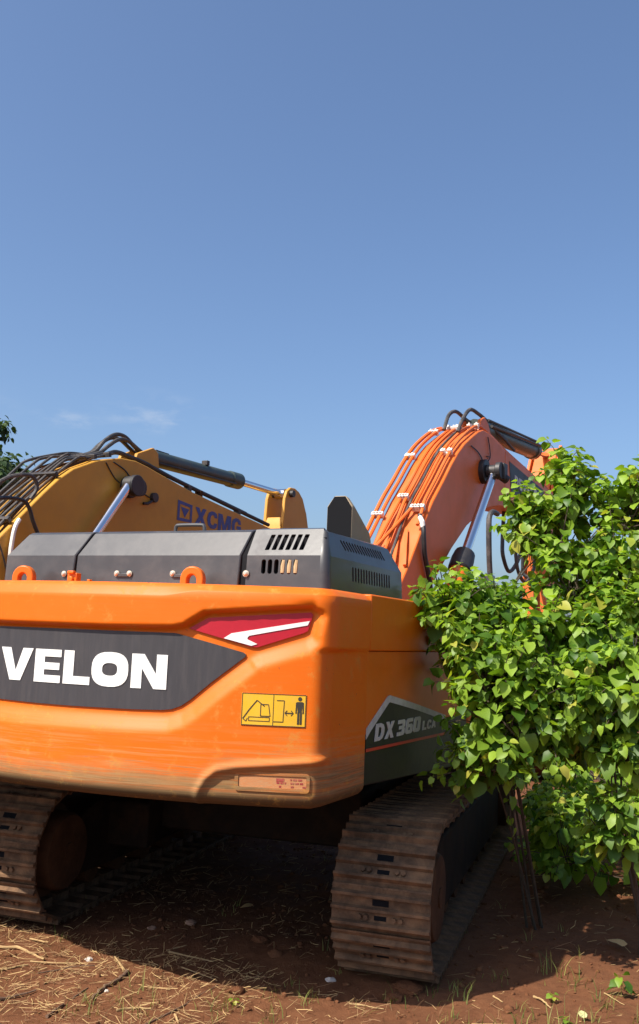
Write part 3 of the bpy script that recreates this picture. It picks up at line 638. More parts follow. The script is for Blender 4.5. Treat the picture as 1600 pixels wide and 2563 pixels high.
# cab at the left front
b = MB(); b.prism([(.15, 1.3), (.15, 2.45), (.22, 2.5), (1.95, 2.5), (2.1, 1.9), (1.95, 1.3)], -1.46, -.5); CAB = b.build('cab', 'orange', OX, bevel=.03)
b = MB(); b.prism([(.2, 2.5), (.3, 2.98), (1.7, 2.98), (1.95, 2.5)], -1.43, -.53); b.build('cab_glass', 'glass', CAB)
b = MB(); b.prism([(.22, 2.98), (.25, 3.05), (1.65, 3.05), (1.78, 2.98)], -1.46, -.5); b.build('cab_roof', 'hood', CAB, bevel=.02)
for x in (-1.44, -.52):
    for y0, y1 in ((.2, .3), (1.95, 1.70), (1.05, 1.0)):
        b = MB(); b.tube([(x, y0, 2.5), (x, y1, 2.98)], .032, 6); b.build('cab_pillar', 'black', CAB)
# handrail post and step box ahead of the tank, right-hand front
b = MB(); b.tube(spline([(1.30, 1.53, 2.72), (1.30, 1.47, 2.95), (1.30, 1.44, 3.25), (1.30, 1.47, 3.36), (1.31, 1.56, 3.41), (1.31, 1.75, 3.415)], 5), .028, 10); b.build('handrail', 'hose', OX)
b = MB(); b.box((1.27, 1.52, 2.45), (.13, .16, .62)); b.build('post_bracket', 'hood', OX, bevel=.015)
b = MB(); b.box((1.2, 1.45, 2.04), (.5, .4, .3)); b.build('post_base', 'orange', OX, bevel=.02)

# ---- boom and arm (own heading, swung a little to the right)
BM = Matrix.Rotation(-.07, 4, 'Z')
def bw(t, s, z): return tuple(BM @ Vector((t, s, z)))
UP = [(.22, 1.98), (.75, 2.14), (1.25, 2.42), (1.66, 2.85), (1.9, 3.14), (2.13, 3.44), (2.33, 3.66), (2.65, 3.95), (2.9, 4.19), (3.12, 4.38), (3.35, 4.54), (3.65, 4.70), (3.85, 4.80), (4.05, 4.87), (4.25, 4.875), (4.5, 4.86), (5.0, 4.79), (6.0, 4.72), (7.1, 4.62), (8.0, 4.56), (8.15, 4.48)]
LO = [(8.15, 4.30), (8.0, 4.24), (6.6, 4.10), (5.3, 4.00), (4.75, 3.95), (4.3, 3.86), (3.95, 3.73), (3.48, 3.52), (2.96, 3.18), (2.55, 2.86), (2.15, 2.50), (1.6, 2.05), (1.1, 1.78), (.5, 1.62), (.22, 1.66)]
b = MB(); b.prism(UP+LO, -.27, .27, bw); BO = b.build('boom', 'boom', OX, bevel=.014, smooth=40)
def top_at(s): return float(np.interp(s, [p[0] for p in UP], [p[1] for p in UP]))
def top_n(s):
    d = (top_at(s+.06)-top_at(s-.06))/.12; l = math.hypot(1, d); return (-d/l, 1/l)
def above(t, s, h): n_ = top_n(s); return bw(t, s+n_[0]*h, top_at(s)+n_[1]*h)
def pipe(path, r=.021, name='hydraulic_pipe', m='boom', parent=None, nn=8, sub=3): 
    b = MB(); b.tube(spline([above(*p) for p in path], sub), r, nn); return b.build(name, m, parent or BO)
S1 = [2.3, 2.6, 2.9, 3.2, 3.5, 3.75, 3.95, 4.15]
pipe([(-.40, 1.62, .07), (-.37, 1.95, .065)] + [(-.355, s, .06) for s in S1[:-1]] + [(-.32, 4.05, .06)], .024)
pipe([(-.33, 1.55, .06), (-.30, 1.95, .06)] + [(-.275, s, .055) for s in S1] + [(-.24, 4.35, .06)], .022)
pipe([(-.30, 1.45, .05), (-.2, 1.8, .05), (-.13, 2.15, .055)] + [(-.12, s, .055) for s in S1] + [(-.12, 4.6, .05)], .021)
pipe([(-.05, 1.75, .05), (-.045, 2.15, .055)] + [(-.05, s, .055) for s in S1] + [(-.05, 4.6, .05)], .021)
pipe([(.07, 1.5, .05), (.03, 2.0, .05)] + [(.02, s, .045) for s in S1], .017, 'hydraulic_hose', 'hose')
pipe([(-.33, 1.48, .12), (-.1, 1.85, .11), (.09, 2.2, .075)] + [(.10, s, .06) for s in S1] + [(.08, 4.5, .05)], .020)
pipe([(.235, 2.02, .07), (.22, 2.2, .065)] + [(.20, s, .06) for s in S1] + [(.2, 4.6, .05), (.2, 5.2, .05), (.2, 6.4, .05), (.2, 7.6, .05)], .021)
# flat guard straps lower down the back of the boom
for (t0, s0), (t1, s1) in (((.02, 1.95), (.2, 1.40)), ((-.08, 1.85), (.02, 1.35)), ((.1, 2.0), (.24, 1.65))):
    a, c_ = Vector(above(t0, s0, .02)), Vector(above(t1, s1, .03)); b = MB(); b.tube([a, (a+c_)/2+Vector((0, -.01, .01)), c_], .024, 4); b.build('guard_strap', 'boom', BO)
# white pipe clamps
def clamp(t0, t1, s, h=.075, k=2):
    n_ = top_n(s); b = MB(); tl = math.atan2(n_[0], n_[1])
    for i in range(k):
        t = t0+(t1-t0)*(i/(k-1) if k > 1 else .5)
        mt = BM @ Matrix.Translation((t, s+n_[0]*h, top_at(s)+n_[1]*h)) @ Matrix.Rotation(-tl, 4, 'X')
        b.box(None, (.062, .05, .05), m=mt); b.cyl(mt @ Vector((0, 0, .02)), mt @ Vector((0, 0, .042)), .014, 8)
    mt = BM @ Matrix.Translation(((t0+t1)/2, s+n_[0]*(h-.035), top_at(s)+n_[1]*(h-.035))) @ Matrix.Rotation(-tl, 4, 'X'); b.box(None, (abs(t1-t0)+.05, .045, .035), m=mt)
    return b.build('pipe_clamp', 'clamp', BO, bevel=.008)
clamp(-.355, -.275, 2.14, .062, 3); clamp(-.12, -.05, 2.34, .07, 3); clamp(.10, .21, 2.2, .075, 4); clamp(-.35, -.28, 3.03, .06); clamp(.11, .2, 3.06, .075)
clamp(-.35, -.28, 3.78, .06); clamp(-.12, .0, 3.86, .07, 3); clamp(.1, .2, 4.0, .07, 2); clamp(-.24, -.12, 4.1, .07, 2)
# black hoses arching over the bend to the arm cylinder
def wtube(pts, r, name, m, parent, nn=8, sub=6): b = MB(); b.tube(spline([bw(*p) for p in pts], sub), r, nn); return b.build(name, m, parent)
wtube([(-.15, 3.70, 4.82), (-.14, 3.84, 5.05), (-.12, 4.06, 5.15), (-.08, 4.35, 5.10), (-.02, 4.62, 5.06)], .026, 'hydraulic_hose', 'hose', BO)
wtube([(.10, 3.54, 4.74), (.10, 3.72, 4.95), (.09, 4.02, 5.15), (.08, 4.4, 5.18), (.07, 4.75, 5.17), (.09, 5.1, 5.12), (.13, 5.5, 5.03)], .026, 'hydraulic_hose', 'hose', BO)
wtube([(.02, 4.2, 4.95), (.05, 4.5, 5.07), (.1, 4.8, 5.1), (.16, 5.2, 5.02), (.19, 5.7, 4.92)], .022, 'hydraulic_hose', 'hose', BO)
wtube([(.235, 2.02, 3.46), (.30, 1.97, 3.32), (.315, 1.96, 3.2), (.31, 2.02, 3.0), (.31, 2.16, 2.76), (.3, 2.3, 2.5)], .027, 'corrugated_hose', 'black', BO, 10, 10)
b = MB(); b.tube([bw(.25, 1.995, 3.43), bw(.29, 1.97, 3.37), bw(.30, 1.967, 3.31)], [.026, .03, .026], 10); b.build('hose_fitting', 'clamp', BO)
b = MB(); b.tube([bw(-.02, 4.35, 4.98), bw(.03, 4.45, 5.02), bw(.06, 4.6, 5.0)], [.03, .045, .03], 8); b.build('work_lamp', 'palestone' if False else 'clamp', BO)
# thin lubrication lines on the flank
wtube([(.283, 4.2, 4.80), (.285, 4.27, 4.68), (.285, 4.30, 4.55), (.285, 4.22, 4.46), (.285, 4.30, 4.36)], .0075, 'grease_line', 'black', BO, 5)
wtube([(.283, 3.55, 4.55), (.285, 3.8, 4.52), (.285, 3.98, 4.45), (.285, 4.02, 4.35)], .0075, 'grease_line', 'black', BO, 5)
wtube([(.285, 4.30, 4.55), (.285, 4.26, 4.545), (.285, 4.16, 4.53)], .0075, 'grease_line', 'black', BO, 5)
# weld seam and name plate on the flank
b = MB(); b.prism([(5.015, 4.02), (5.015, 4.765), (5.03, 4.765), (5.03, 4.02)], .27, .274, bw); b.build('weld_seam', 'boom', BO)
b = MB(); b.prism([(5.20, 4.66), (7.05, 4.535), (7.05, 4.24), (5.30, 4.22)], .27, .276, bw); BD = b.build('boom_decal', 'decal', BO)
b = MB()
for p in text_polys('DEVELON', 5.45, 4.30, .17, width=1.45, gap=.1):
    v, f = cdt(p, None, len(p) > 1); b.add([bw(.279, y, z-.04*(y-5.45)+.04) for y, z in v], f)
b.build('boom_lettering', 'silver', BD)
# pin boss of the boom cylinders
b = MB(); b.cyl(bw(.26, 4.02, 4.30), bw(.34, 4.02, 4.30), .16, 20); b.cyl(bw(.34, 4.02, 4.30), bw(.52, 4.02, 4.30), .085, 16); b.cyl(bw(.47, 4.02, 4.30), bw(.54, 4.02, 4.30), .115, 16); b.build('pin_boss', 'black', BO, bevel=.008)
b = MB(); b.cyl(bw(-.26, 4.02, 4.30), bw(-.54, 4.02, 4.30), .1, 16); b.build('pin_boss', 'black', BO, bevel=.008)
b = MB(); b.cyl(bw(.50, 4.10, 4.25), bw(.56, 4.18, 4.2), .06, 10); b.box(None, (.05, .14, .22), m=BM @ Matrix.Translation((.54, 4.12, 4.3))); b.build('pin_cover', 'black', BO, bevel=.01)
for t in (.42, -.42):
    b = MB(); CT, CB, CE = Vector(bw(t, 3.98, 4.22)), Vector(bw(t, 2.95, 3.06)), Vector(bw(t, 1.78, 1.62)); d = (CB-CT).normalized()
    b.cyl(CB+d*.02, CE, .115, 20); BC = b.build('boom_cylinder', 'boom', OX, bevel=.008)
    b = MB(); b.cyl(CT, CB+d*.1, .058 if t > 0 else .055, 16); b.build('piston_rod', 'chrome', BC)
    b = MB(); b.tube([CB-d*.10, CB-d*.07, CB+d*.04, CB+d*.2, CB+d*.22], [.085, .125, .138, .138, .12], 16); b.build('cylinder_head', 'black', BC)
# left cylinder seen beyond: its protective strip
# arm cylinder on top of the boom
A0, A1, A2_ = Vector(bw(0, 4.45, 5.03)), Vector(bw(0, 7.40, 5.27)), Vector(bw(0, 8.35, 5.36)); d = (A1-A0).normalized()
b = MB(); b.cyl(A0+d*.25, A1, .135, 22); b.tube([A1-d*.16, A1-d*.14, A1, A1+d*.02], [.135, .152, .152, .13], 22); b.tube([A0, A0+d*.25], [.1, .12], 14); AC = b.build('arm_cylinder', 'green', OX)
b = MB(); b.cyl(A1, A2_, .055, 14); b.cyl(Vector(bw(-.1, 8.35, 5.36)), Vector(bw(.1, 8.35, 5.36)), .1, 16); b.build('piston_rod', 'chrome', AC)
b = MB(); b.tube([A0+d*.3+Vector((.15, 0, .03)), A0+d*1.5+Vector((.17, 0, .04)), A1-d*.1+Vector((.16, 0, .06))], .022, 8); b.tube([A0+d*.3+Vector((.1, 0, .12)), A1+Vector((.08, 0, .14))], .02, 8); b.build('cylinder_hose', 'hose', AC)
b = MB()
for t in (-.13, .13): b.prism([(4.2, 4.86), (4.3, 5.08), (4.45, 5.14), (4.6, 5.08), (4.85, 4.81)], t-.025, t+.025, bw)
b.build('cylinder_bracket', 'boom', BO, bevel=.006)
b = MB()
for t in (-.16, .16):
    for s_ in (5.25, 6.3): b.box(None, (.06, .08, .1), m=BM @ Matrix.Translation((t, s_, top_at(s_)+.05)))
b.build('pipe_clamp', 'clamp', BO, bevel=.01)
# arm hanging from the boom tip back towards the house
AR = [(8.50, 5.42), (8.42, 5.50), (8.28, 5.48), (8.2, 5.36), (8.02, 5.1), (7.75, 4.72), (7.62, 4.45), (7.55, 3.9), (7.52, 3.5), (7.5, 2.5), (7.48, 1.4), (7.5, .9), (7.62, .8), (7.75, .9), (8.0, 2.2), (8.25, 3.4), (8.45, 4.4), (8.62, 4.9)]
b = MB(); b.prism(AR, -.19, .19, bw); ARM = b.build('arm', 'boom', OX, bevel=.012, smooth=40)
b = MB()
for t in (-.24, .24): b.prism([(7.72, 4.72), (8.25, 5.52), (8.5, 5.46), (8.62, 4.9), (8.3, 4.4), (7.7, 4.3)], t-.025, t+.025, bw)
b.cyl(bw(-.32, 8.0, 4.42), bw(.32, 8.0, 4.42), .12, 18); b.build('arm_bracket', 'boom', ARM, bevel=.006)
wtube([(-.16, 7.50, 4.05), (-.17, 7.46, 3.7), (-.17, 7.45, 3.32), (-.14, 7.44, 3.21), (.0, 7.44, 3.13), (.04, 7.44, 2.98), (.05, 7.44, 2.5), (.05, 7.43, 1.8)], .03, 'arm_pipe', 'black', ARM)
wtube([(-.03, 5.95, 4.08), (-.02, 5.86, 3.6), (0, 5.84, 3.36), (.01, 6.12, 3.16), (.02, 6.55, 3.38), (.02, 6.85, 3.75), (.0, 7.2, 4.12)], .03, 'loop_hose', 'hose', BO, 8, 8)
wtube([(.05, 6.35, 4.05), (.06, 6.25, 3.6), (.06, 6.4, 3.2), (.05, 6.85, 3.05), (.04, 7.3, 3.25), (.03, 7.45, 3.5)], .028, 'loop_hose', 'hose', BO, 8, 8)
b = MB(); b.prism([(7.3, 1.15), (7.95, 1.2), (8.25, .9), (8.45, .3), (8.05, .02), (7.25, .03), (6.75, .35), (6.85, .5), (7.25, .5)], -.6, .6, bw); b.build('bucket', 'rust', OX, bevel=.02)

# ---- undercarriage: turned seven degrees under the house
UM = Matrix.Rotation(.12109, 4, 'Z')
UE = bpy.data.objects.new('undercarriage', None)
def undercarriage(root, um, paint):
    def uw(x, y, z): return tuple(um @ Vector((x, y, z)))
    b = MB(); b.prism([(-1.1, .50), (-1.1, .92), (1.1, .92), (1.1, .50)], -.85, .85, uw)
    for sx_ in (-1, 1):
        for sy_ in (-1, 1): b.prism([(sy_*.55, .45), (sy_*.6, .88), (sy_*1.35, .72), (sy_*1.35, .38)], sx_*.8, sx_*1.3, uw)
    cb = b.build('carbody', paint, root, bevel=.02)
    b = MB(); b.cyl(um @ Vector((0, 0, .9)), um @ Vector((0, 0, 1.15)), .68, 36); b.build('swing_ring', 'frame', root)
    # one track shoe, its bolts and slots
    s_ = MB(); L2 = .108
    s_.prism([(-.134, -.022), (-.104, -.002), (.104, .002), (.128, .006), (.134, .016), (.124, .020), (.10, .016), (-.10, .016), (-.134, -.008)], -.30, .30)
    for yy, hh in ((-.086, .034), (0, .03), (.082, .034)):
        prof = [(yy-.017, .014), (yy-.008, .014+hh), (yy+.008, .014+hh), (yy+.017, .014)]; s_.prism(prof, -.30, .30)
    for yy, xs in ((-.043, (-.125, -.085, .085, .125)),):
        for xx in xs: s_.cyl((xx, yy, .014), (xx, yy, .036), .015, 6)
    s_.box((0, 0, -.03), (.16, .15, .06)); 
    sme = None
    slot_m = MB(); slot_m.box((0, .042, .0165), (.10, .036, .003)); slot_m.box((0, -.045, .0165), (.075, .026, .003)); slot_me = None
    RP, CYc, GZ = .372, 2.02, .475
    total = 4*CYc + 2*math.pi*RP; ns = 48
    for sx_ in (-1, 1):
        tr = bpy.data.objects.new('crawler_track', None); COL.objects.link(tr); tr.parent = root; tr.empty_display_size = .2
        tr.matrix_local = um @ Matrix.Translation((sx_*1.34, 0, 0))
        for k in range(ns):
            p = (k+PH)*total/ns % total
            if p < 2*CYc: y, z, an = -CYc+p, GZ-RP, math.pi                   # bottom run, going forward
            elif p < 2*CYc+math.pi*RP: t = (p-2*CYc)/RP; y, z, an = CYc+RP*math.sin(t), GZ-RP*math.cos(t), math.pi+t
            elif p < 4*CYc+math.pi*RP: q = p-2*CYc-math.pi*RP; y, z, an = CYc-q, GZ+RP-.02*math.sin(math.pi*q/(2*CYc)), 0
            else: t = (p-4*CYc-math.pi*RP)/RP; y, z, an = -CYc-RP*math.sin(t), GZ+RP*math.cos(t), t
            mw = Matrix.Translation((0, y, z)) @ Matrix.Rotation(an, 4, 'X') @ Matrix.Translation((0, 0, .056))
            if sme is None:
                o = s_.build('track_shoe', 'shoe', tr, mw=mw); sme = o.data; so_ = slot_m.build('shoe_slot', 'void', None); slot_me = so_.data; bpy.data.objects.remove(so_)
                sme.materials.append(M['void']); bmx = bmesh.new(); bmx.from_mesh(sme); n0 = len(bmx.faces); bmx.from_mesh(slot_me); bmx.faces.ensure_lookup_table()
                for f in bmx.faces[n0:]: f.material_index = 1
                bmx.to_mesh(sme); bmx.free(); sme.set_sharp_from_angle(angle=R(30))
            else:
                o = bpy.data.objects.new('track_shoe', sme); COL.objects.link(o); o.parent = tr; o.matrix_local = mw
        for y in (-CYc, CYc):
            b = MB(); b.tube([(-.13, y, GZ), (-.12, y, GZ), (-.10, y, GZ), (.10, y, GZ), (.12, y, GZ), (.13, y, GZ)], [.12, .30, .33, .33, .30, .12], 28); b.tube([(-.275, y, GZ), (-.27, y, GZ), (-.24, y, GZ), (.24, y, GZ), (.27, y, GZ), (.275, y, GZ)], [.2, .25, .27, .27, .25, .2], 28); b.cyl((-.285, y, GZ), (.285, y, GZ), .06, 12)
            b.build('track_wheel', 'rust', tr, smooth=35)
        b = MB(); b.prism([(-1.75, .24), (-1.75, .66), (-1.5, .74), (1.5, .74), (1.75, .66), (1.75, .24)], -.2, .2); b.build('track_frame', paint, tr, bevel=.02)
        for k in range(8):
            y = -1.5+k*3.0/7; b = MB(); b.cyl((-.16, y, .23), (.16, y, .23), .1, 14); b.build('track_roller', 'rust', tr)
PH = .30
undercarriage(OX, UM, 'frame')

# ==================================================================================================
#                                    YELLOW EXCAVATOR (parked alongside, to the left)
# ==================================================================================================
YX = empty('yellow_excavator', 'yellow crawler excavator parked behind the grey hood, with dark hoses and green arm cylinder', 'excavator', (-3.848, -1.524, 0), -.04)
def yw(x, y, z): return (x, y, z)
YUP = [(.28, 2.0), (.8, 2.3), (1.1, 2.7), (1.27, 2.98), (1.6, 3.30), (1.87, 3.56), (2.08, 3.75), (2.31, 3.91), (2.67, 4.07), (2.9, 4.14), (3.15, 4.2), (3.45, 4.22), (3.7, 4.19), (3.93, 4.15), (4.74, 4.02), (5.91, 3.89), (6.6, 3.82), (7.5, 3.72)]
YLO = [(7.6, 3.55), (7.5, 3.42), (6, 3.32), (4.6, 3.3), (3.6, 3.25), (2.9, 3.02), (2.2, 2.55), (1.5, 1.95), (.9, 1.7), (.28, 1.62)]
b = MB(); b.prism(YUP+YLO, -.275, .275); YB = b.build('boom', 'yellow', YX, bevel=.014, smooth=40)
def ytop(s): return float(np.interp(s, [p[0] for p in YUP], [p[1] for p in YUP]))
def yab(t, s, h):
    d_ = (ytop(s+.06)-ytop(s-.06))/.12; l = math.hypot(1, d_); return (t, s-d_/l*h, ytop(s)+h/l)
def ytube(pts, r, name='hydraulic_hose', m='hose', nn=8, sub=5, parent=None): b = MB(); b.tube(spline(pts, sub), r, nn); return b.build(name, m, parent or YB)
# bundle of dark pipes over the back of the boom, shoulders standing off at the bend
for t, h0, sb in ((-.33, .13, 2.22), (-.25, .10, 2.36), (-.17, .085, 2.48), (-.09, .075, 2.6), (.0, .06, 2.5), (.10, .055, 2.42), (.19, .05, 2.52)):
    ytube([yab(t, .95, h0), yab(t, 1.3, h0), yab(t, 1.7, h0), yab(t, sb-.12, h0+.02), yab(t, sb+.05, h0+.03), yab(t*.95, 2.65, h0*.9), yab(t*.9, 2.9, h0*.8), yab(t*.85, 3.15, .07)], .0175, 'hydraulic_pipe', 'hose')
for t in (-.3, -.2, .0, .12, .2):
    ytube([yab(t, 1.0, .03), yab(t, 1.6, .03), yab(t, 2.2, .03), yab(t, 2.75, .035)], .013, 'grease_pipe', 'rust', 6)
for s in (1.45, 2.1, 2.72, 2.98):
    b = MB(); p = yab(0, s, .05); d_ = math.atan((ytop(s+.06)-ytop(s-.06))/.12); b.box(None, (.5, .05, .06), m=Matrix.Translation(p) @ Matrix.Rotation(d_, 4, 'X')); b.build('pipe_clamp', 'darkm', YB, bevel=.006)
# hoses humping up over the arm-cylinder foot
for t, k in ((-.12, 0), (-.05, .04), (.02, -.03)):
    ytube([yab(t, 2.78, .06), (t, 3.02, 4.26+k*.3), (t, 3.18, 4.40+k), (t, 3.38, 4.53+k), (t, 3.58, 4.55+k), (t, 3.8, 4.47+k*.6), (t, 3.98, 4.42+k*.3), (t*.6, 4.18, 4.46)], .027)
ytube([yab(.13, 2.7, .06), (.14, 3.0, 4.22), (.15, 3.2, 4.29), (.15, 3.5, 4.28), (.18, 3.75, 4.25), (.2, 3.98, 4.20), (.21, 4.4, 4.14), (.21, 5.2, 4.045), (.21, 6.15, 3.935), (.21, 7.0, 3.84)], .032, 'hydraulic_pipe', 'black')
ytube([(.14, 3.98, 4.24), (.14, 4.6, 4.15), (.14, 5.6, 4.04), (.14, 6.4, 3.95)], .026, 'hydraulic_pipe', 'black')
for s in (4.72, 5.0, 6.05):
    b = MB(); b.box((.2, s, ytop(s)+.04), (.1, .07, .1)); b.build('pipe_clamp', 'rust' if s == 5.0 else 'darkm', YB, bevel=.01)
b = MB()
for t in (-.13, .13): b.prism([(3.55, 4.18), (3.62, 4.36), (3.95, 4.50), (4.06, 4.44), (4.12, 4.10)], t-.025, t+.025)
b.build('cylinder_bracket', 'yellow', YB, bevel=.006)
A0, A1, A2_ = Vector((0, 4.02, 4.40)), Vector((0, 6.38, 4.46)), Vector((0, 7.75, 4.47)); d = (A1-A0).normalized()
b = MB(); b.tube([A0, A0+d*.12], .1, 14); b.cyl(A0+d*.1, A1-d*.2, .112, 22); b.tube([A1-d*.32, A1-d*.3, A1-d*.02, A1], [.112, .128, .128, .11], 22); AC = b.build('arm_cylinder', 'green', YX)
b = MB(); b.cyl(A1, A2_, .055, 14); b.cyl((-.09, 7.75, 4.47), (.09, 7.75, 4.47), .09, 14); b.build('piston_rod', 'chrome', AC)
b = MB(); b.box((.05, 5.35, 4.56), (.1, .07, .07)); b.box((0, 4.3, 4.5), (.09, .3, .05)); b.tube([(.1, 4.1, 4.33), (.14, 5.1, 4.34), (.12, 6.1, 4.37)], .018, 6); b.build('cylinder_port', 'darkm', AC, bevel=.006)
# arm top: two plates with rounded ears holding the rod end
STK = [(7.52, 3.7), (7.57, 4.36), (7.63, 4.5), (7.75, 4.58), (7.9, 4.59), (8.05, 4.55), (8.2, 4.45), (8.36, 4.2), (8.47, 3.9), (8.4, 3.2), (8.1, 2.2), (7.6, 1.0), (7.45, .95), (7.42, 1.1), (7.5, 2.2), (7.45, 3.2)]
b = MB(); b.prism([(7.50, 3.9), (7.58, 4.05), (8.2, 4.05), (8.42, 3.9), (8.4, 3.2), (8.1, 2.2), (7.6, 1.0), (7.45, .95), (7.42, 1.1), (7.5, 2.2), (7.45, 3.2)], -.16, .16); YA = b.build('arm', 'yellow', YX, bevel=.012)
for t in (-.19, .15):
    b = MB(); b.prism(STK[:9]+[(8.40, 3.3), (7.5, 3.3)], t-.02, t+.035); b.build('arm_ear', 'yellow', YA, bevel=.01)
b = MB(); b.cyl((-.25, 7.75, 4.47), (.25, 7.75, 4.47), .06, 14); b.cyl((-.34, 7.6, 3.58), (.34, 7.6, 3.58), .11, 16); b.build('arm_pin', 'darkm', YA)
# boom cylinder pair and pin bosses
for t in (.43, -.43):
    C0, C1, C2 = Vector((t, 3.12, 3.82)), Vector((t, 2.25, 2.75)), Vector((t, 1.5, 1.75)); d = (C1-C0).normalized()
    b = MB(); b.cyl(C1, C2, .11, 18); bc = b.build('boom_cylinder', 'yellow', YX)
    b = MB(); b.cyl(C0, C1+d*.05, .062, 16); b.build('piston_rod', 'chrome', bc)
b = MB(); b.cyl((.26, 3.3, 3.85), (.36, 3.3, 3.85), .14, 18); b.cyl((.36, 3.2, 3.85), (.5, 3.2, 3.85), .12, 18); b.cyl((.44, 3.22, 3.85), (.52, 3.22, 3.85), .135, 18); b.cyl((.28, 3.42, 3.86), (.42, 3.42, 3.86), .11, 14); b.build('pin_boss', 'black', YB, bevel=.01)
b = MB(); b.cyl((-.26, 3.2, 3.85), (-.52, 3.2, 3.85), .12, 18); b.build('pin_boss', 'black', YB, bevel=.01)
b = MB(); b.cyl((.27, 3.84, 3.80), (.33, 3.84, 3.80), .065, 12); b.tube([(.30, 3.82, 3.76), (.31, 3.7, 3.70), (.3, 3.62, 3.69)], .02, 6); b.build('side_lamp', 'black', YB, bevel=.005)
ytube([(.283, 2.86, 4.09), (.285, 2.95, 4.0), (.285, 3.05, 3.92), (.3, 3.12, 3.88)], .008, 'grease_line', 'black', 5)
ytube([(.283, 3.0, 4.12), (.285, 3.22, 4.06), (.285, 3.35, 3.97), (.285, 3.42, 3.88), (.285, 3.6, 3.83), (.29, 3.75, 3.79)], .008, 'grease_line', 'black', 5)
# arched guard rails around the pipes near the foot
ytube([(.33, 1.0, 3.45), (.35, 1.25, 3.62), (.36, 1.5, 3.69), (.36, 1.62, 3.66), (.36, 1.66, 3.56), (.34, 1.6, 3.44)], .022, 'hose_guard', 'hose')
ytube([(.36, .9, 3.32), (.38, 1.2, 3.39), (.38, 1.45, 3.40), (.38, 1.55, 3.33), (.38, 1.62, 3.2), (.38, 1.72, 3.05), (.38, 1.8, 2.9)], .022, 'hose_guard', 'black')
ytube([(.30, 1.50, 3.20), (.33, 1.42, 3.1), (.33, 1.39, 2.9), (.33, 1.37, 2.5)], .024, 'grease_hose', 'clamp')
ytube([(.32, 1.15, 3.0), (.33, 1.25, 2.85), (.33, 1.36, 2.62)], .01, 'grease_hose', 'hose')
# blue emblem and lettering on the flank
def yplate(polys, x, name, m):
    b = MB(); v, f = cdt(polys, None, len(polys) > 1); b.add([(x, *p) for p in v], f); return b.build(name, m, YB)
yplate([[(4.40, 3.86), (4.40, 3.58), (4.75, 3.58), (4.75, 3.83)], [(4.455, 3.81), (4.70, 3.79), (4.70, 3.62), (4.455, 3.62)]], .2795, 'emblem_frame', 'blue')
yplate([[(4.475, 3.775), (4.68, 3.76), (4.577, 3.635)]], .2795, 'emblem_triangle', 'blue')
b = MB()
for p in text_polys('XCMG', 4.82, 3.575, .25, width=1.24, gap=.07):
    v, f = cdt(p, None, len(p) > 1); b.add([(.2795, y, z-.02*(y-4.8)) for y, z in v], f)
b.build('boom_lettering', 'blue', YB)
# its house: low behind the orange tail
b = MB(); b.box((0, -.9, 1.2), (2.8, 4.6, .16)); b.build('swing_deck', 'frame', YX, bevel=.01)
b = MB(); b.prism([(-3.3, 1.2), (-3.3, 2.1), (-3.15, 2.2), (-2.2, 2.2), (-2.2, 1.15)], -1.45, 1.45); b.build('counterweight', 'yellow', YX, bevel=.06)
b = MB(); b.prism([(-2.19, 1.29), (-2.19, 2.45), (-2.0, 2.55), (-.7, 2.55), (-.55, 2.4), (-.55, 1.29)], -1.38, 1.38); b.build('engine_hood', 'yellow', YX, bevel=.04)
b = MB(); b.prism([(-.5, 1.29), (-.5, 2.3), (.7, 2.2), (1.5, 1.9), (1.5, 1.29)], .6, 1.42); b.build('tank_box', 'yellow', YX, bevel=.03)
b = MB(); b.prism([(-.1, 1.3), (-.1, 2.3), (1.75, 2.3), (1.85, 1.9), (1.7, 1.3)], -1.42, -.48); yc_ = b.build('cab', 'yellow', YX, bevel=.03)
b = MB(); b.prism([(-.05, 2.3), (.0, 2.95), (1.45, 2.95), (1.72, 2.3)], -1.39, -.51); b.build('cab_glass', 'glass', yc_)
b = MB(); b.prism([(-.08, 2.95), (-.05, 3.03), (1.42, 3.03), (1.5, 2.95)], -1.42, -.48); b.build('cab_roof', 'yellow', yc_, bevel=.02)
PH = .0
undercarriage(YX, Matrix.Identity(4), 'frame')

# ==================================================================================================
#                                    SHRUBS, TREE, GROUND LITTER
# ==================================================================================================
def leaf_arrays(kind):
    # broad heart-shaped leaf, folded along the midrib, drooping tip
    rr = random.Random(kind*7+1)
    ys = [0, .10, .3, .52, .74, .9, 1.0]; ws = [.10, .33, .43, .40, .26, .11, 0]
    bk = [0, -.10, 0, 0, 0, 0, 0]
    fold = [.30, .22, .42, .34][kind]; droop = [.22, .38, .12, .5][kind]; v = []; f = []
    cz = lambda y: -droop*y*y
    for i, y in enumerate(ys): v.append((0, y, cz(y)))
    n = len(ys)
    for sgn in (-1, 1):
        for i, y in enumerate(ys[:-1]):
            w_ = ws[i]*(1+rr.uniform(-.1, .1)); v.append((sgn*w_, y+bk[i]+.0*rr.random()-.03*w_, cz(y)+fold*w_*(.8+.2*math.sin(y*7))))
    for i in range(n-1):
        l, r_ = n+i, 2*n-1+i
        if i < n-2: f += [(i, i+1, l+1, l), (i, r_, r_+1, i+1)]
        else: f += [(i, i+1, l), (i, r_, i+1)]
    o = len(v); v += [(-.012, -.42, -.1), (.012, -.42, -.1), (.014, .02, 0), (-.014, .02, 0)]; f.append((o, o+1, o+2, o+3))
    return np.array(v), f
LEAFS = [leaf_arrays(k) for k in range(4)]
LEAF_ME = []
for k, (v, f) in enumerate(LEAFS):
    me = bpy.data.meshes.new('leaf'); me.from_pydata([tuple(p) for p in v], [], f); me.update(); me.materials.append(M['leaf']); me.shade_smooth(); LEAF_ME.append(me)
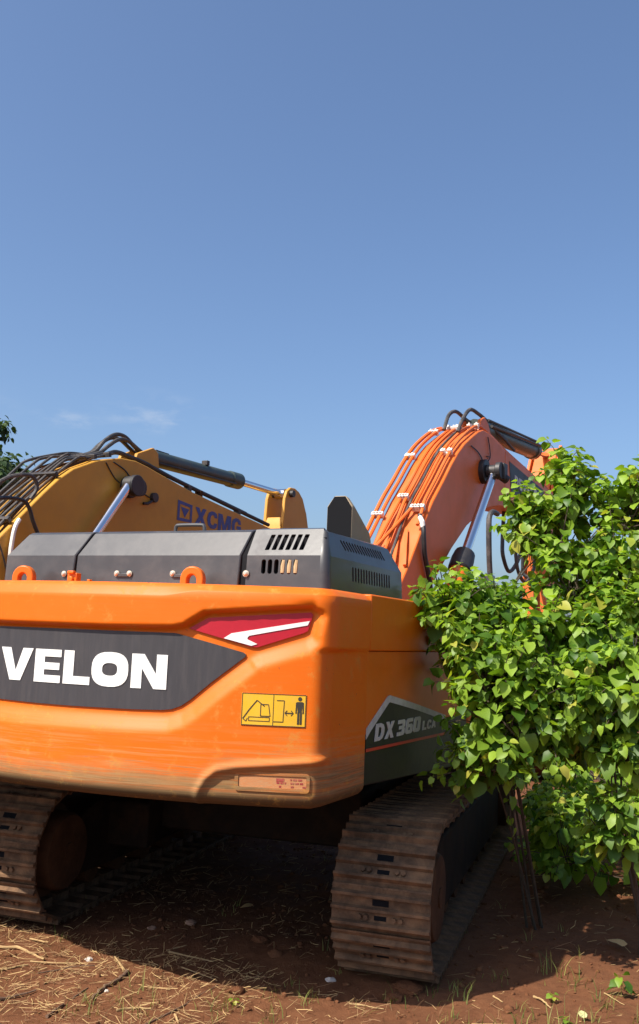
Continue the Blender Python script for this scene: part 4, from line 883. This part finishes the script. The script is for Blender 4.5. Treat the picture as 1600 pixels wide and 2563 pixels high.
def join_leaves(name, mats_, kinds, m, parent):
    V, F, base = [], [], 0; parts = []
    for k in range(4):
        idx = [i for i, q in enumerate(kinds) if q == k]
        if not idx: continue
        v, f = LEAFS[k]; v4 = np.c_[v, np.ones(len(v))]; T = np.array([np.array(mats_[i]) for i in idx])
        W = np.einsum('nij,kj->nki', T, v4)[:, :, :3].reshape(-1, 3); V.append(W)
        for j in range(len(idx)): F += [tuple(q+base+j*len(v) for q in ff) for ff in f]
        base += len(W)
    me = bpy.data.meshes.new(name); me.from_pydata(np.vstack(V).tolist(), [], F); me.update(); me.shade_smooth()
    o = link(name, me, m, parent, smooth=0); o['kind'] = 'stuff'; return o
def leaf_matrix(pos, out, size, rr, up_=.0):
    # leaf spreads away from the twig, blade mostly facing up and outwards, tip hanging
    y = Vector((out.x, out.y, out.z-.85+up_)).normalized(); y = (y+Vector((rr.gauss(0, .25), rr.gauss(0, .25), rr.gauss(0, .2)))).normalized()
    zc = Vector((rr.gauss(0, .4), rr.gauss(0, .4), 1.0)) + Vector((out.x, out.y, 0))*.75; x = y.cross(zc).normalized(); z = x.cross(y)
    return Matrix(((x.x*size, y.x*size, z.x*size, pos.x), (x.y*size, y.y*size, z.y*size, pos.y), (x.z*size, y.z*size, z.z*size, pos.z), (0, 0, 0, 1)))
def shrub(name, label, base, crowns, seed, leaf_size=(.052, .108), k=1.15):
    rr = random.Random(seed); root = empty(name, label, 'shrub', base); bv = Vector(base)
    mats_, kinds = [], []; tw = MB()
    hubs = [Vector((0, 0, -.05))]
    for ci, (c, rx, ry, rz, ns) in enumerate(crowns):
        c = Vector(c)-bv
        # limb from the base to this crown
        st = MB(); fr = hubs[0]+Vector((rr.uniform(-.07, .07), rr.uniform(-.07, .07), 0)) if ci < 5 else min(hubs[1:], key=lambda h: (h-c).length+2*max(0, h.z-c.z+.1))
        mid = (fr+c)*.5+Vector((rr.uniform(-.12, .12), rr.uniform(-.12, .12), .08)); st.tube(spline([fr, mid, c], 5), [(.012 if ci < 5 else .008)*(1-.06*q_) for q_ in range(11)], 6); st.build('stem', 'bark', root); hubs.append(c)
        for _ in range(int(ns*k*1.7)):
            while True:
                q = Vector((rr.uniform(-1, 1), rr.uniform(-1, 1), rr.uniform(-1, 1)))
                if .2 < q.length < 1: break
            q = q.normalized()*(q.length**.5); p0 = c+Vector((q.x*max(.03, rx-.1), q.y*max(.05, ry-.08), q.z*max(.03, rz-.1)))
            dr = (q.normalized()*.8+Vector((rr.gauss(0, .35), rr.gauss(0, .35), .85+rr.gauss(0, .3)))).normalized(); ln = rr.uniform(.14, .28) if rr.random() < .85 else rr.uniform(.28, .38)
            p1 = p0+dr*ln*.55; p2 = p0+dr*ln+Vector((0, 0, -.05)); tw.tube([p0-dr*.12, p1, p2], [.006, .004, .002], 4, False)
            nl = rr.randint(8, 13); ph = rr.uniform(0, 6.28)
            for kk in range(nl):
                t = (kk/(nl-1))**.8; pp = p0.lerp(p1, t*2) if t < .5 else p1.lerp(p2, t*2-1); an = ph+kk*2.4
                a = dr.orthogonal().normalized(); b_ = dr.cross(a); o_ = (a*math.cos(an)+b_*math.sin(an))*(1-.4*t)+dr*(.2+.5*t)
                sz = (leaf_size[1]*(1-t)+leaf_size[0]*t)*rr.choice((.55, .8, .9, 1.0, 1.1, 1.3)); o_.normalize()
                mats_.append(leaf_matrix(pp+o_*.42*sz, o_, sz, rr, .25*t)); kinds.append(rr.randrange(4))
    tw.build('twigs', 'bark', root, smooth=0)['kind'] = 'stuff'
    # the nearest leaves are leaves of their own
    loc = CAM-bv; order = sorted(range(len(mats_)), key=lambda i: (mats_[i].translation-loc).length/ max(.3, mats_[i].to_scale().x/leaf_size[1]))
    near = set(order[:298])
    for i in order[:298]:
        o = bpy.data.objects.new('leaf', LEAF_ME[kinds[i]]); COL.objects.link(o); o.parent = root; o.matrix_local = mats_[i]
    rest = [i for i in range(len(mats_)) if i not in near]
    join_leaves('foliage', [mats_[i] for i in rest], [kinds[i] for i in rest], 'leaf', root)
    return root

CROWN_A = [((1.77,-1.50,2.30),0.23,0.20,0.17,14), ((2.01,-1.40,2.02),0.37,0.35,0.32,30), ((2.14,-1.60,1.83),0.28,0.26,0.25,24), ((2.21,-1.60,1.59),0.28,0.26,0.25,24), ((2.10,-1.60,1.31),0.24,0.22,0.20,14), ((2.14,-1.50,1.28),0.23,0.20,0.17,12), ((1.79,-1.20,2.35),0.18,0.15,0.12,8), ((2.03,-1.10,2.32),0.18,0.15,0.12,8), ((2.28,-1.20,1.89),0.32,0.31,0.29,26), ((2.40,-1.30,1.59),0.32,0.32,0.32,24), ((2.15,-0.80,2.95),0.16,0.17,0.17,12), ((2.50,-0.70,3.15),0.18,0.21,0.24,14), ((2.43,-0.70,3.39),0.10,0.10,0.11,4), ((2.43,-0.80,2.81),0.28,0.27,0.25,20), ((2.59,-0.90,2.49),0.28,0.26,0.24,18), ((2.67,-1.10,2.13),0.27,0.25,0.24,18), ((2.42,-1.30,1.98),0.23,0.27,0.32,20), ((2.52,-1.35,1.65),0.23,0.26,0.29,18), ((2.69,-1.25,1.77),0.23,0.25,0.26,16)]
CROWN_B = [((2.88,-0.70,3.09),0.22,0.25,0.28,14), ((2.86,-0.80,2.65),0.22,0.25,0.28,14), ((2.83,-1.00,2.23),0.21,0.22,0.24,14), ((2.89,-1.30,1.84),0.29,0.30,0.31,24), ((2.67,-1.10,1.48),0.33,0.28,0.24,18), ((2.96,-1.30,1.39),0.17,0.19,0.20,10), ((2.84,-1.30,1.02),0.16,0.13,0.10,5), ((2.86,-1.20,0.81),0.18,0.16,0.13,8), ((3.01,-0.60,2.18),0.25,0.44,0.63,20), ((3.03,-0.40,2.81),0.20,0.36,0.52,12)]
shrub('leafy_shrub', 'tall bright green broad-leaved shrub standing against the right flank of the orange excavator', (2.15, -.35, 0), CROWN_A, 11)
shrub('leafy_shrub', 'bright green shrub at the right picture edge, a low sprig hanging near the ground', (2.95, -.55, 0), CROWN_B, 23)

CROWN_A += [((2.25,-.45,2.0),.4,.35,.5,20), ((2.5,-.35,1.35),.45,.35,.4,20), ((2.1,-.7,1.25),.3,.3,.35,14), ((2.45,-.1,2.6),.3,.3,.4,12), ((2.2,.1,.8),.35,.35,.35,12)]
CROWN_B += [((3.4,-.5,1.5),.4,.4,.6,20), ((3.5,-.2,2.3),.4,.4,.6,18), ((3.1,-.1,1.0),.35,.35,.4,14), ((3.7,-.6,.9),.4,.4,.5,14)]
CROWN_C = [((1.92,1.2,.4),.2,.35,.38,12), ((1.85,2.0,.45),.22,.35,.4,12), ((2.25,.35,.45),.25,.25,.3,10), ((1.9,4.2,.6),.6,.6,.6,16), ((1.2,5.2,.8),.6,.6,.7,16), ((2.5,3.7,.8),.5,.5,.6,14), ((1.75,3.0,.5),.35,.4,.45,10), ((2.2,.75,.4),.35,.35,.35,12), ((2.65,.75,.45),.35,.35,.4,14), ((3.1,.7,.45),.35,.35,.4,14), ((3.1,1.5,.55),.5,.5,.5,16), ((2.6,1.7,.6),.5,.5,.55,18), ((3.3,2.4,1.2),.6,.6,.6,18), ((2.7,2.6,1.5),.5,.5,.5,16), ((3.9,1.6,.7),.5,.5,.6,16), ((2.15,1.6,.9),.3,.4,.6,14), ((3.6,.6,.45),.35,.3,.35,12)]
shrub('leafy_shrub', 'shaded low thicket of broad leaves behind the two bright shrubs', (3.1, 2.0, 0), CROWN_C, 31, (.06, .12), 1.0)
# tree at the far left edge
def tree(name, label, base, h, crown, n, seed, size=(.16, .3)):
    rr = random.Random(seed); root = empty(name, label, 'tree', base); b = MB()
    b.tube(spline([(0, 0, -.1), (.1, .05, h*.3), (-.05, .1, h*.6), (0, 0, h*.85)], 5), [.26*(1-.05*k) for k in range(16)], 10)
    limbs = []
    for k in range(9):
        a = k*2.4; z0 = h*(.35+.05*k); e = Vector((math.cos(a)*crown[0]*.45, math.sin(a)*crown[1]*.45, z0+h*.18)); b.tube([(0, 0, z0), tuple(e*.5+Vector((0, 0, z0*.5))), tuple(e)], [.1, .07, .03], 6); limbs.append(e)
    b.build('trunk', 'bark', root); mats_, kinds = [], []
    cl = []
    for _ in range(85):
        while True:
            q = Vector((rr.uniform(-1, 1), rr.uniform(-1, 1), rr.uniform(-1, 1)))
            if .35 < q.length < 1: break
        cl.append((Vector((q.x*crown[0], q.y*crown[1], h*.66+q.z*crown[2])), rr.uniform(.5, 1.0)))
    for i in range(n):
        c, r_ = rr.choice(cl); q = Vector((rr.gauss(0, 1), rr.gauss(0, 1), rr.gauss(0, .7)))*r_*.5
        mats_.append(leaf_matrix(c+q, q.normalized(), rr.uniform(*size), rr)); kinds.append(rr.randrange(4))
    join_leaves('crown', mats_, kinds, 'treeleaf', root)
tree('broadleaf_tree', 'dark green tree at the far left, behind the yellow boom', (-26.3, 20.5, 0), 11.1, (3.5, 3.2, 3.7), 20000, 4)

# straw, clods and grass
def hvec(x, y): return gh(x, y)
def scatter(nr, dens):
    out = []
    while len(out) < nr:
        x, y = rng.uniform(-3.6, 5.0), rng.uniform(-6.8, 2.6)
        if rng.random() < dens(x, y): out.append((x, y))
    return out
V, F = [], []
for x, y in scatter(22000, lambda x, y: (1.0 if x < 1.0 else .4)*(1 if y < -2.3 else .16)*(.35+.65*(noise.noise(Vector((x*1.7, y*1.7, 9)))*.5+.5))):
    a = rng.normal(-.1, .8) if rng.random() < .6 else rng.uniform(0, 6.3); l = rng.gamma(1.5, .03)+.01; wd = rng.uniform(.0006, .0019); z = hvec(x, y)+.006; k = rng.normal(0, .3); tz = rng.uniform(-.02, .05)*(1 if l < .2 else .4)
    d = np.array([math.cos(a), math.sin(a)]); nn = np.array([-d[1], d[0]]); o = len(V)
    for i, t in enumerate((-.5, 0, .5)):
        c = np.array([x, y])+d*l*t+nn*k*l*(t*t-.08)
        zz_ = z+max(0, tz*(t+.5))+rng.uniform(0, .004)
        V += [(*(c+nn*wd), zz_), (*(c-nn*wd), zz_), (*c, zz_+wd*1.5)]
    for i in range(2):
        q = o+i*3; F += [(q, q+2, q+5, q+3), (q+2, q+1, q+4, q+5)]
me = bpy.data.meshes.new('dry_straw'); me.from_pydata([tuple(map(float, p)) for p in V], [], F); me.update(); o = link('dry_straw', me, 'straw', smooth=0); tag(o, 'dry straw and plant fibres strewn over the red soil', 'straw', kind='stuff')
ico = bmesh.new(); bmesh.ops.create_icosphere(ico, subdivisions=1, radius=1); iv = np.array([v.co[:] for v in ico.verts]); ifc = [tuple(v.index for v in f.verts) for f in ico.faces]; ico.free()
V, F = [], []; o = 0
for x, y in scatter(8200, lambda x, y: .4+.6*(noise.noise(Vector((x*2.2, y*2.2, 4)))*.5+.5)):
    s = min(.04, .003+rng.gamma(1.1, .0052)); v = iv*np.array([s*rng.uniform(.8, 1.5), s*rng.uniform(.8, 1.3), s*rng.uniform(.5, .9)])*(1+rng.uniform(-.25, .25, (len(iv), 1))); a = rng.uniform(0, 6.3); c_, s_ = math.cos(a), math.sin(a)
    v = np.c_[v[:, 0]*c_-v[:, 1]*s_+x, v[:, 0]*s_+v[:, 1]*c_+y, v[:, 2]+hvec(x, y)+s*.2]; V.append(v); F += [tuple(q+o for q in f) for f in ifc]; o += len(iv)
me = bpy.data.meshes.new('soil_crumbs'); me.from_pydata(np.vstack(V).tolist(), [], F); me.update(); o = link('soil_crumbs', me, 'soil', smooth=60); tag(o, 'loose crumbs of red soil lying on the ground', 'soil', kind='stuff')
V, F = [], []
def blade(x, y, l, a, lean, wd):
    z = hvec(x, y)-.005; d = (math.cos(a), math.sin(a)); n_ = (-d[1], d[0]); o = len(V)
    for t in (0, .4, .75):
        r_ = lean*l*t*t; h = l*t*(1-.45*lean*t); w_ = wd*(1-t*.8); V.append((x+d[0]*r_+n_[0]*w_, y+d[1]*r_+n_[1]*w_, z+h)); V.append((x+d[0]*r_-n_[0]*w_, y+d[1]*r_-n_[1]*w_, z+h))
    V.append((x+d[0]*lean*l, y+d[1]*lean*l, z+l*(1-.45*lean))); F.extend([(o, o+1, o+3, o+2), (o+2, o+3, o+5, o+4), (o+4, o+5, o+6)])
tufts = [(t, 1) for t in scatter(190, lambda x, y: (1.0 if x > 1.2 else .35)*(1 if y < -1 else .3))]
tufts += [((1.98, -2.05), 3), ((2.02, -2.0), 2), ((1.75, -2.3), 2), ((2.45, -2.25), 3), ((2.65, -2.2), 3), ((2.3, -2.45), 3), ((2.75, -1.95), 3), ((2.2, -1.6), 2), ((1.3, -2.55), 2), ((.45, -2.95), 3), ((.55, -3.2), 3), ((.3, -3.35), 3), ((.9, -2.9), 3), ((1.2, -2.85), 2), ((2.5, -1.3), 3), ((2.6, -1.45), 3), ((2.85, -1.75), 3)]
for (x, y), k in tufts:
    for _ in range(int(rng.integers(4, 9))*k):
        blade(x+rng.normal(0, .025*k), y+rng.normal(0, .025*k), rng.uniform(.03, .10)*(1+.25*k), rng.uniform(0, 6.3), rng.uniform(.2, 1.1), rng.uniform(.0016, .0036))
me = bpy.data.meshes.new('grass_tufts'); me.from_pydata([tuple(map(float, p)) for p in V], [], F); me.update(); o = link('grass_tufts', me, 'grass', smooth=0); tag(o, 'thin tufts of young grass growing in the soil', 'grass', kind='stuff')

def stick(name, label, cat, pts, r, m, group=None, sub=5):
    b = MB(); P = [Vector((x, y, gh(x, y)+r*.8+dz)) for x, y, dz in [(q+(0,))[:3] for q in pts]]; rr = random.Random(len(label)+int(pts[0][0]*1000))
    P = spline(P, sub) if len(P) > 2 else [P[0].lerp(P[1], t/5) for t in range(6)]
    P = [p+Vector((rr.gauss(0, r*.35), rr.gauss(0, r*.35), abs(rr.gauss(0, r*.3)))) for p in P]; n = len(P)
    b.tube(P, [r*(1.1-.5*i/(n-1))*rr.uniform(.85, 1.15) for i in range(n)], 7); o = b.build(name, m); return tag(o, label, cat, group)
G1 = 'fallen twigs on the soil'; G2 = 'dry stalks on the soil'
br = stick('fallen_branch', 'thick dark bent branch lying on sunlit soil just outside the machine shadow', 'branch', [(.150, -2.70), (.169, -2.73), (.211, -2.873), (.208, -2.99), (.239, -3.164)], .012, 'deadwood', G1)
b = MB(); b.tube([(-.068, -2.534, gh(-.068, -2.534)+.012), (.06, -2.65, gh(.06, -2.65)+.018), (.155, -2.735, gh(.155, -2.735)+.016)], [.005, .007, .009], 7); b.build('side_shoot', 'palewood', br)
stick('fallen_branch', 'dark straight stick lying at the lower left edge of the picture', 'branch', [(-.197, -3.44), (-.166, -3.342), (-.109, -3.208)], .009, 'deadwood', G1)
stick('fallen_branch', 'short dark broken stick near the bottom left corner', 'branch', [(.179, -3.452), (.158, -3.29)], .0085, 'deadwood', G1)
stick('fallen_branch', 'long thin dark twig running from the shadow edge towards the bottom of the picture', 'branch', [(.658, -3.288), (.704, -2.929), (.702, -2.555)], .005, 'deadwood', G1)
stick('fallen_branch', 'short thin brown twig left of the thick bent branch', 'branch', [(.149, -3.208), (.131, -3.055)], .005, 'deadwood', G1)
stick('dry_stalk', 'broad pale split stalk lying flat near the left track', 'stalk', [(-.817, -2.783), (-.653, -2.741), (-.429, -2.789)], .010, 'palewood', G2)
stick('dry_stalk', 'long thin pale stalk reaching into the shadow above the bent branch', 'stalk', [(-.476, -2.851), (-.204, -2.718), (.086, -2.474)], .0045, 'palewood', G2)
stick('dry_stalk', 'pale stalk at the left edge between the flat stalk and the dark stick', 'stalk', [(-.521, -3.093), (-.442, -2.907)], .007, 'palewood', G2)
stick('dry_stalk', 'smooth pale stick lying right of the bent branch near the bottom edge', 'stalk', [(.437, -3.185), (.48, -3.108), (.579, -3.058)], .007, 'palewood', G2)
stick('dry_stalk', 'thick pale stalk half in the shade under the tail', 'stalk', [(.176, -2.286), (.493, -2.255)], .006, 'palewood', G2)
stick('dry_stalk', 'thin pale stalk crossing the shadow edge under the tail', 'stalk', [(.383, -2.455), (.676, -2.51)], .004, 'palewood', G2)
stick('dry_stalk', 'long thin stalk deep in the shade between the tracks', 'stalk', [(.13, -2.243), (.342, -1.807)], .004, 'palewood', G2)
stick('dry_stalk', 'thin reddish vine stem curving across the left soil', 'stalk', [(-.296, -2.988), (-.24, -2.902), (-.173, -2.787), (-.086, -2.712)], .0045, 'deadwood', G2)
stick('dry_stalk', 'short pale stalk standing off the soil beside the left track foot', 'stalk', [(-.758, -2.536), (-.574, -2.572, .02)], .006, 'palewood', G2)
stick('dry_stalk', 'short pale chip of stalk near the bottom centre', 'stalk', [(.728, -3.052), (.813, -3.149)], .006, 'palewood', G2)
stick('dry_stalk', 'pale forked stalk on the sunlit soil right of the track', 'stalk', [(2.435, -1.803), (2.5, -1.86, .015), (2.558, -1.904)], .006, 'palewood', G2)
stick('dry_stalk', 'small pale straw stub right of the track beyond the grass tuft', 'stalk', [(2.223, -1.919), (2.29, -1.977)], .005, 'palewood', G2)
stick('dry_stalk', 'long pale stalk at the bottom edge right of the track', 'stalk', [(2.22, -2.405), (2.432, -2.264)], .006, 'palewood', G2)
stick('dry_stalk', 'pale thin stalk at the right edge beside the grass clump', 'stalk', [(2.806, -1.522), (2.936, -1.643)], .004, 'palewood', G2)
stick('dry_stalk', 'pale stalk lying in front of the right track at the shadow edge', 'stalk', [(1.50, -2.42), (1.721, -2.44)], .005, 'palewood', G2)
def stone(label, x, y, s, m, seed, flat=.6):
    rr = random.Random(seed); bm = bmesh.new(); bmesh.ops.create_icosphere(bm, subdivisions=3, radius=1)
    for v in bm.verts:
        k = 1+noise.noise(v.co*1.6+Vector((seed, 0, 0)))*.4+noise.noise(v.co*4+Vector((seed, 5, 0)))*.22; v.co = Vector((v.co.x*s*k*1.25, v.co.y*s*k, v.co.z*s*k*flat))
    me = bpy.data.meshes.new('stone'); bm.to_mesh(me); bm.free(); o = link('stone', me, m, smooth=50); o.location = (x, y, gh(x, y)+s*flat*.35); o.rotation_euler = (0, 0, rr.uniform(0, 6)); return tag(o, label, 'stone', 'stones on the soil')
stone('small white stone on sunlit soil left of the bent branch', -.181, -2.649, .022, 'palestone', 3)
stone('flat reddish stone near the left edge below the track', -.655, -2.825, .034, 'soil', 5, .4)
stone('orange brown clod at the foot of the right track, on the shadow edge', 1.715, -2.255, .045, 'soil', 8, .7)
stone('broken brown slab of soil wedged under the right track', 1.744, -2.08, .075, 'soil', 12, .35)
stone('brown pebble in the shade near the left track', -.017, -1.728, .036, 'stone', 15, .5)
stone('rounded brown stone in the shade under the tail', .597, -1.805, .05, 'soil', 17, .6)
stone('small brown stone in the shade beside the left track wheel', -.203, -1.93, .026, 'stone', 19, .6)
stone('pale pebble left of the right track foot', 1.277, -2.176, .026, 'palestone', 21, .6)
stone('tiny white chip below the bent branch', .243, -3.026, .013, 'palestone', 25, .6)
def fallen_leaf(name, label, cat, x, y, s, m, k, rz, tilt=.25, dz=.02):
    me = LEAF_ME[k].copy(); me.materials.clear(); me.materials.append(M[m]); o = bpy.data.objects.new(name, me); COL.objects.link(o)
    o.matrix_world = Matrix.Translation((x, y, gh(x, y)+dz)) @ Matrix.Rotation(rz, 4, 'Z') @ Matrix.Rotation(tilt, 4, 'X') @ Matrix.Scale(s, 4); return tag(o, label, cat)
fallen_leaf('fallen_leaf', 'bright yellow fallen leaf catching sun in the dark at the right edge', 'leaf', 2.74, 1.24, .20, 'yellowleaf', 0, 2.0, .5, .06)
fallen_leaf('fallen_leaf', 'curled pale dry leaf at the shadow edge under the right shrub', 'leaf', 2.82, -.60, .13, 'dryleaf', 1, 1.2, .4, .04)
fallen_leaf('fallen_leaf', 'pale yellow green leaf on the soil near the bottom right', 'leaf', 2.757, -2.014, .055, 'paleleaf', 2, .4, .5, .02)
fallen_leaf('fallen_leaf', 'pale dry leaf in deep shade between the tracks', 'leaf', .193, -1.169, .10, 'dryleaf', 1, 2.4, .3, .03)
def sprig(label, x, y, n, s, seed):
    rr = random.Random(seed); root = empty('seedling', label, 'seedling', (x, y, gh(x, y)), 0, 'broad-leaved seedlings in the soil'); b = MB(); b.tube([(0, 0, -.02), (0.004, 0, s*.9)], .002, 5); b.build('stem', 'grass', root)
    for k in range(n):
        a = k*2.4+rr.random(); o = bpy.data.objects.new('leaf', LEAF_ME[k % 4]); COL.objects.link(o); o.parent = root
        o.matrix_local = leaf_matrix(Vector((math.cos(a)*s*.3, math.sin(a)*s*.3, s*(.5+.12*k))), Vector((math.cos(a), math.sin(a), .5)), s*rr.uniform(.6, .9), rr, .3)
sprig('small bright green seedling beside the forked pale stalk', 2.545, -1.797, 6, .045, 3)
sprig('larger green seedling clump at the right edge, in front of the shrub', 2.90, -1.50, 9, .085, 5)
sprig('flat green seedling at the bottom edge right of centre', 2.683, -2.13, 5, .05, 7)
sprig('pale green seedling on the sunlit soil below the shadow edge in the middle', .932, -2.76, 6, .04, 9)
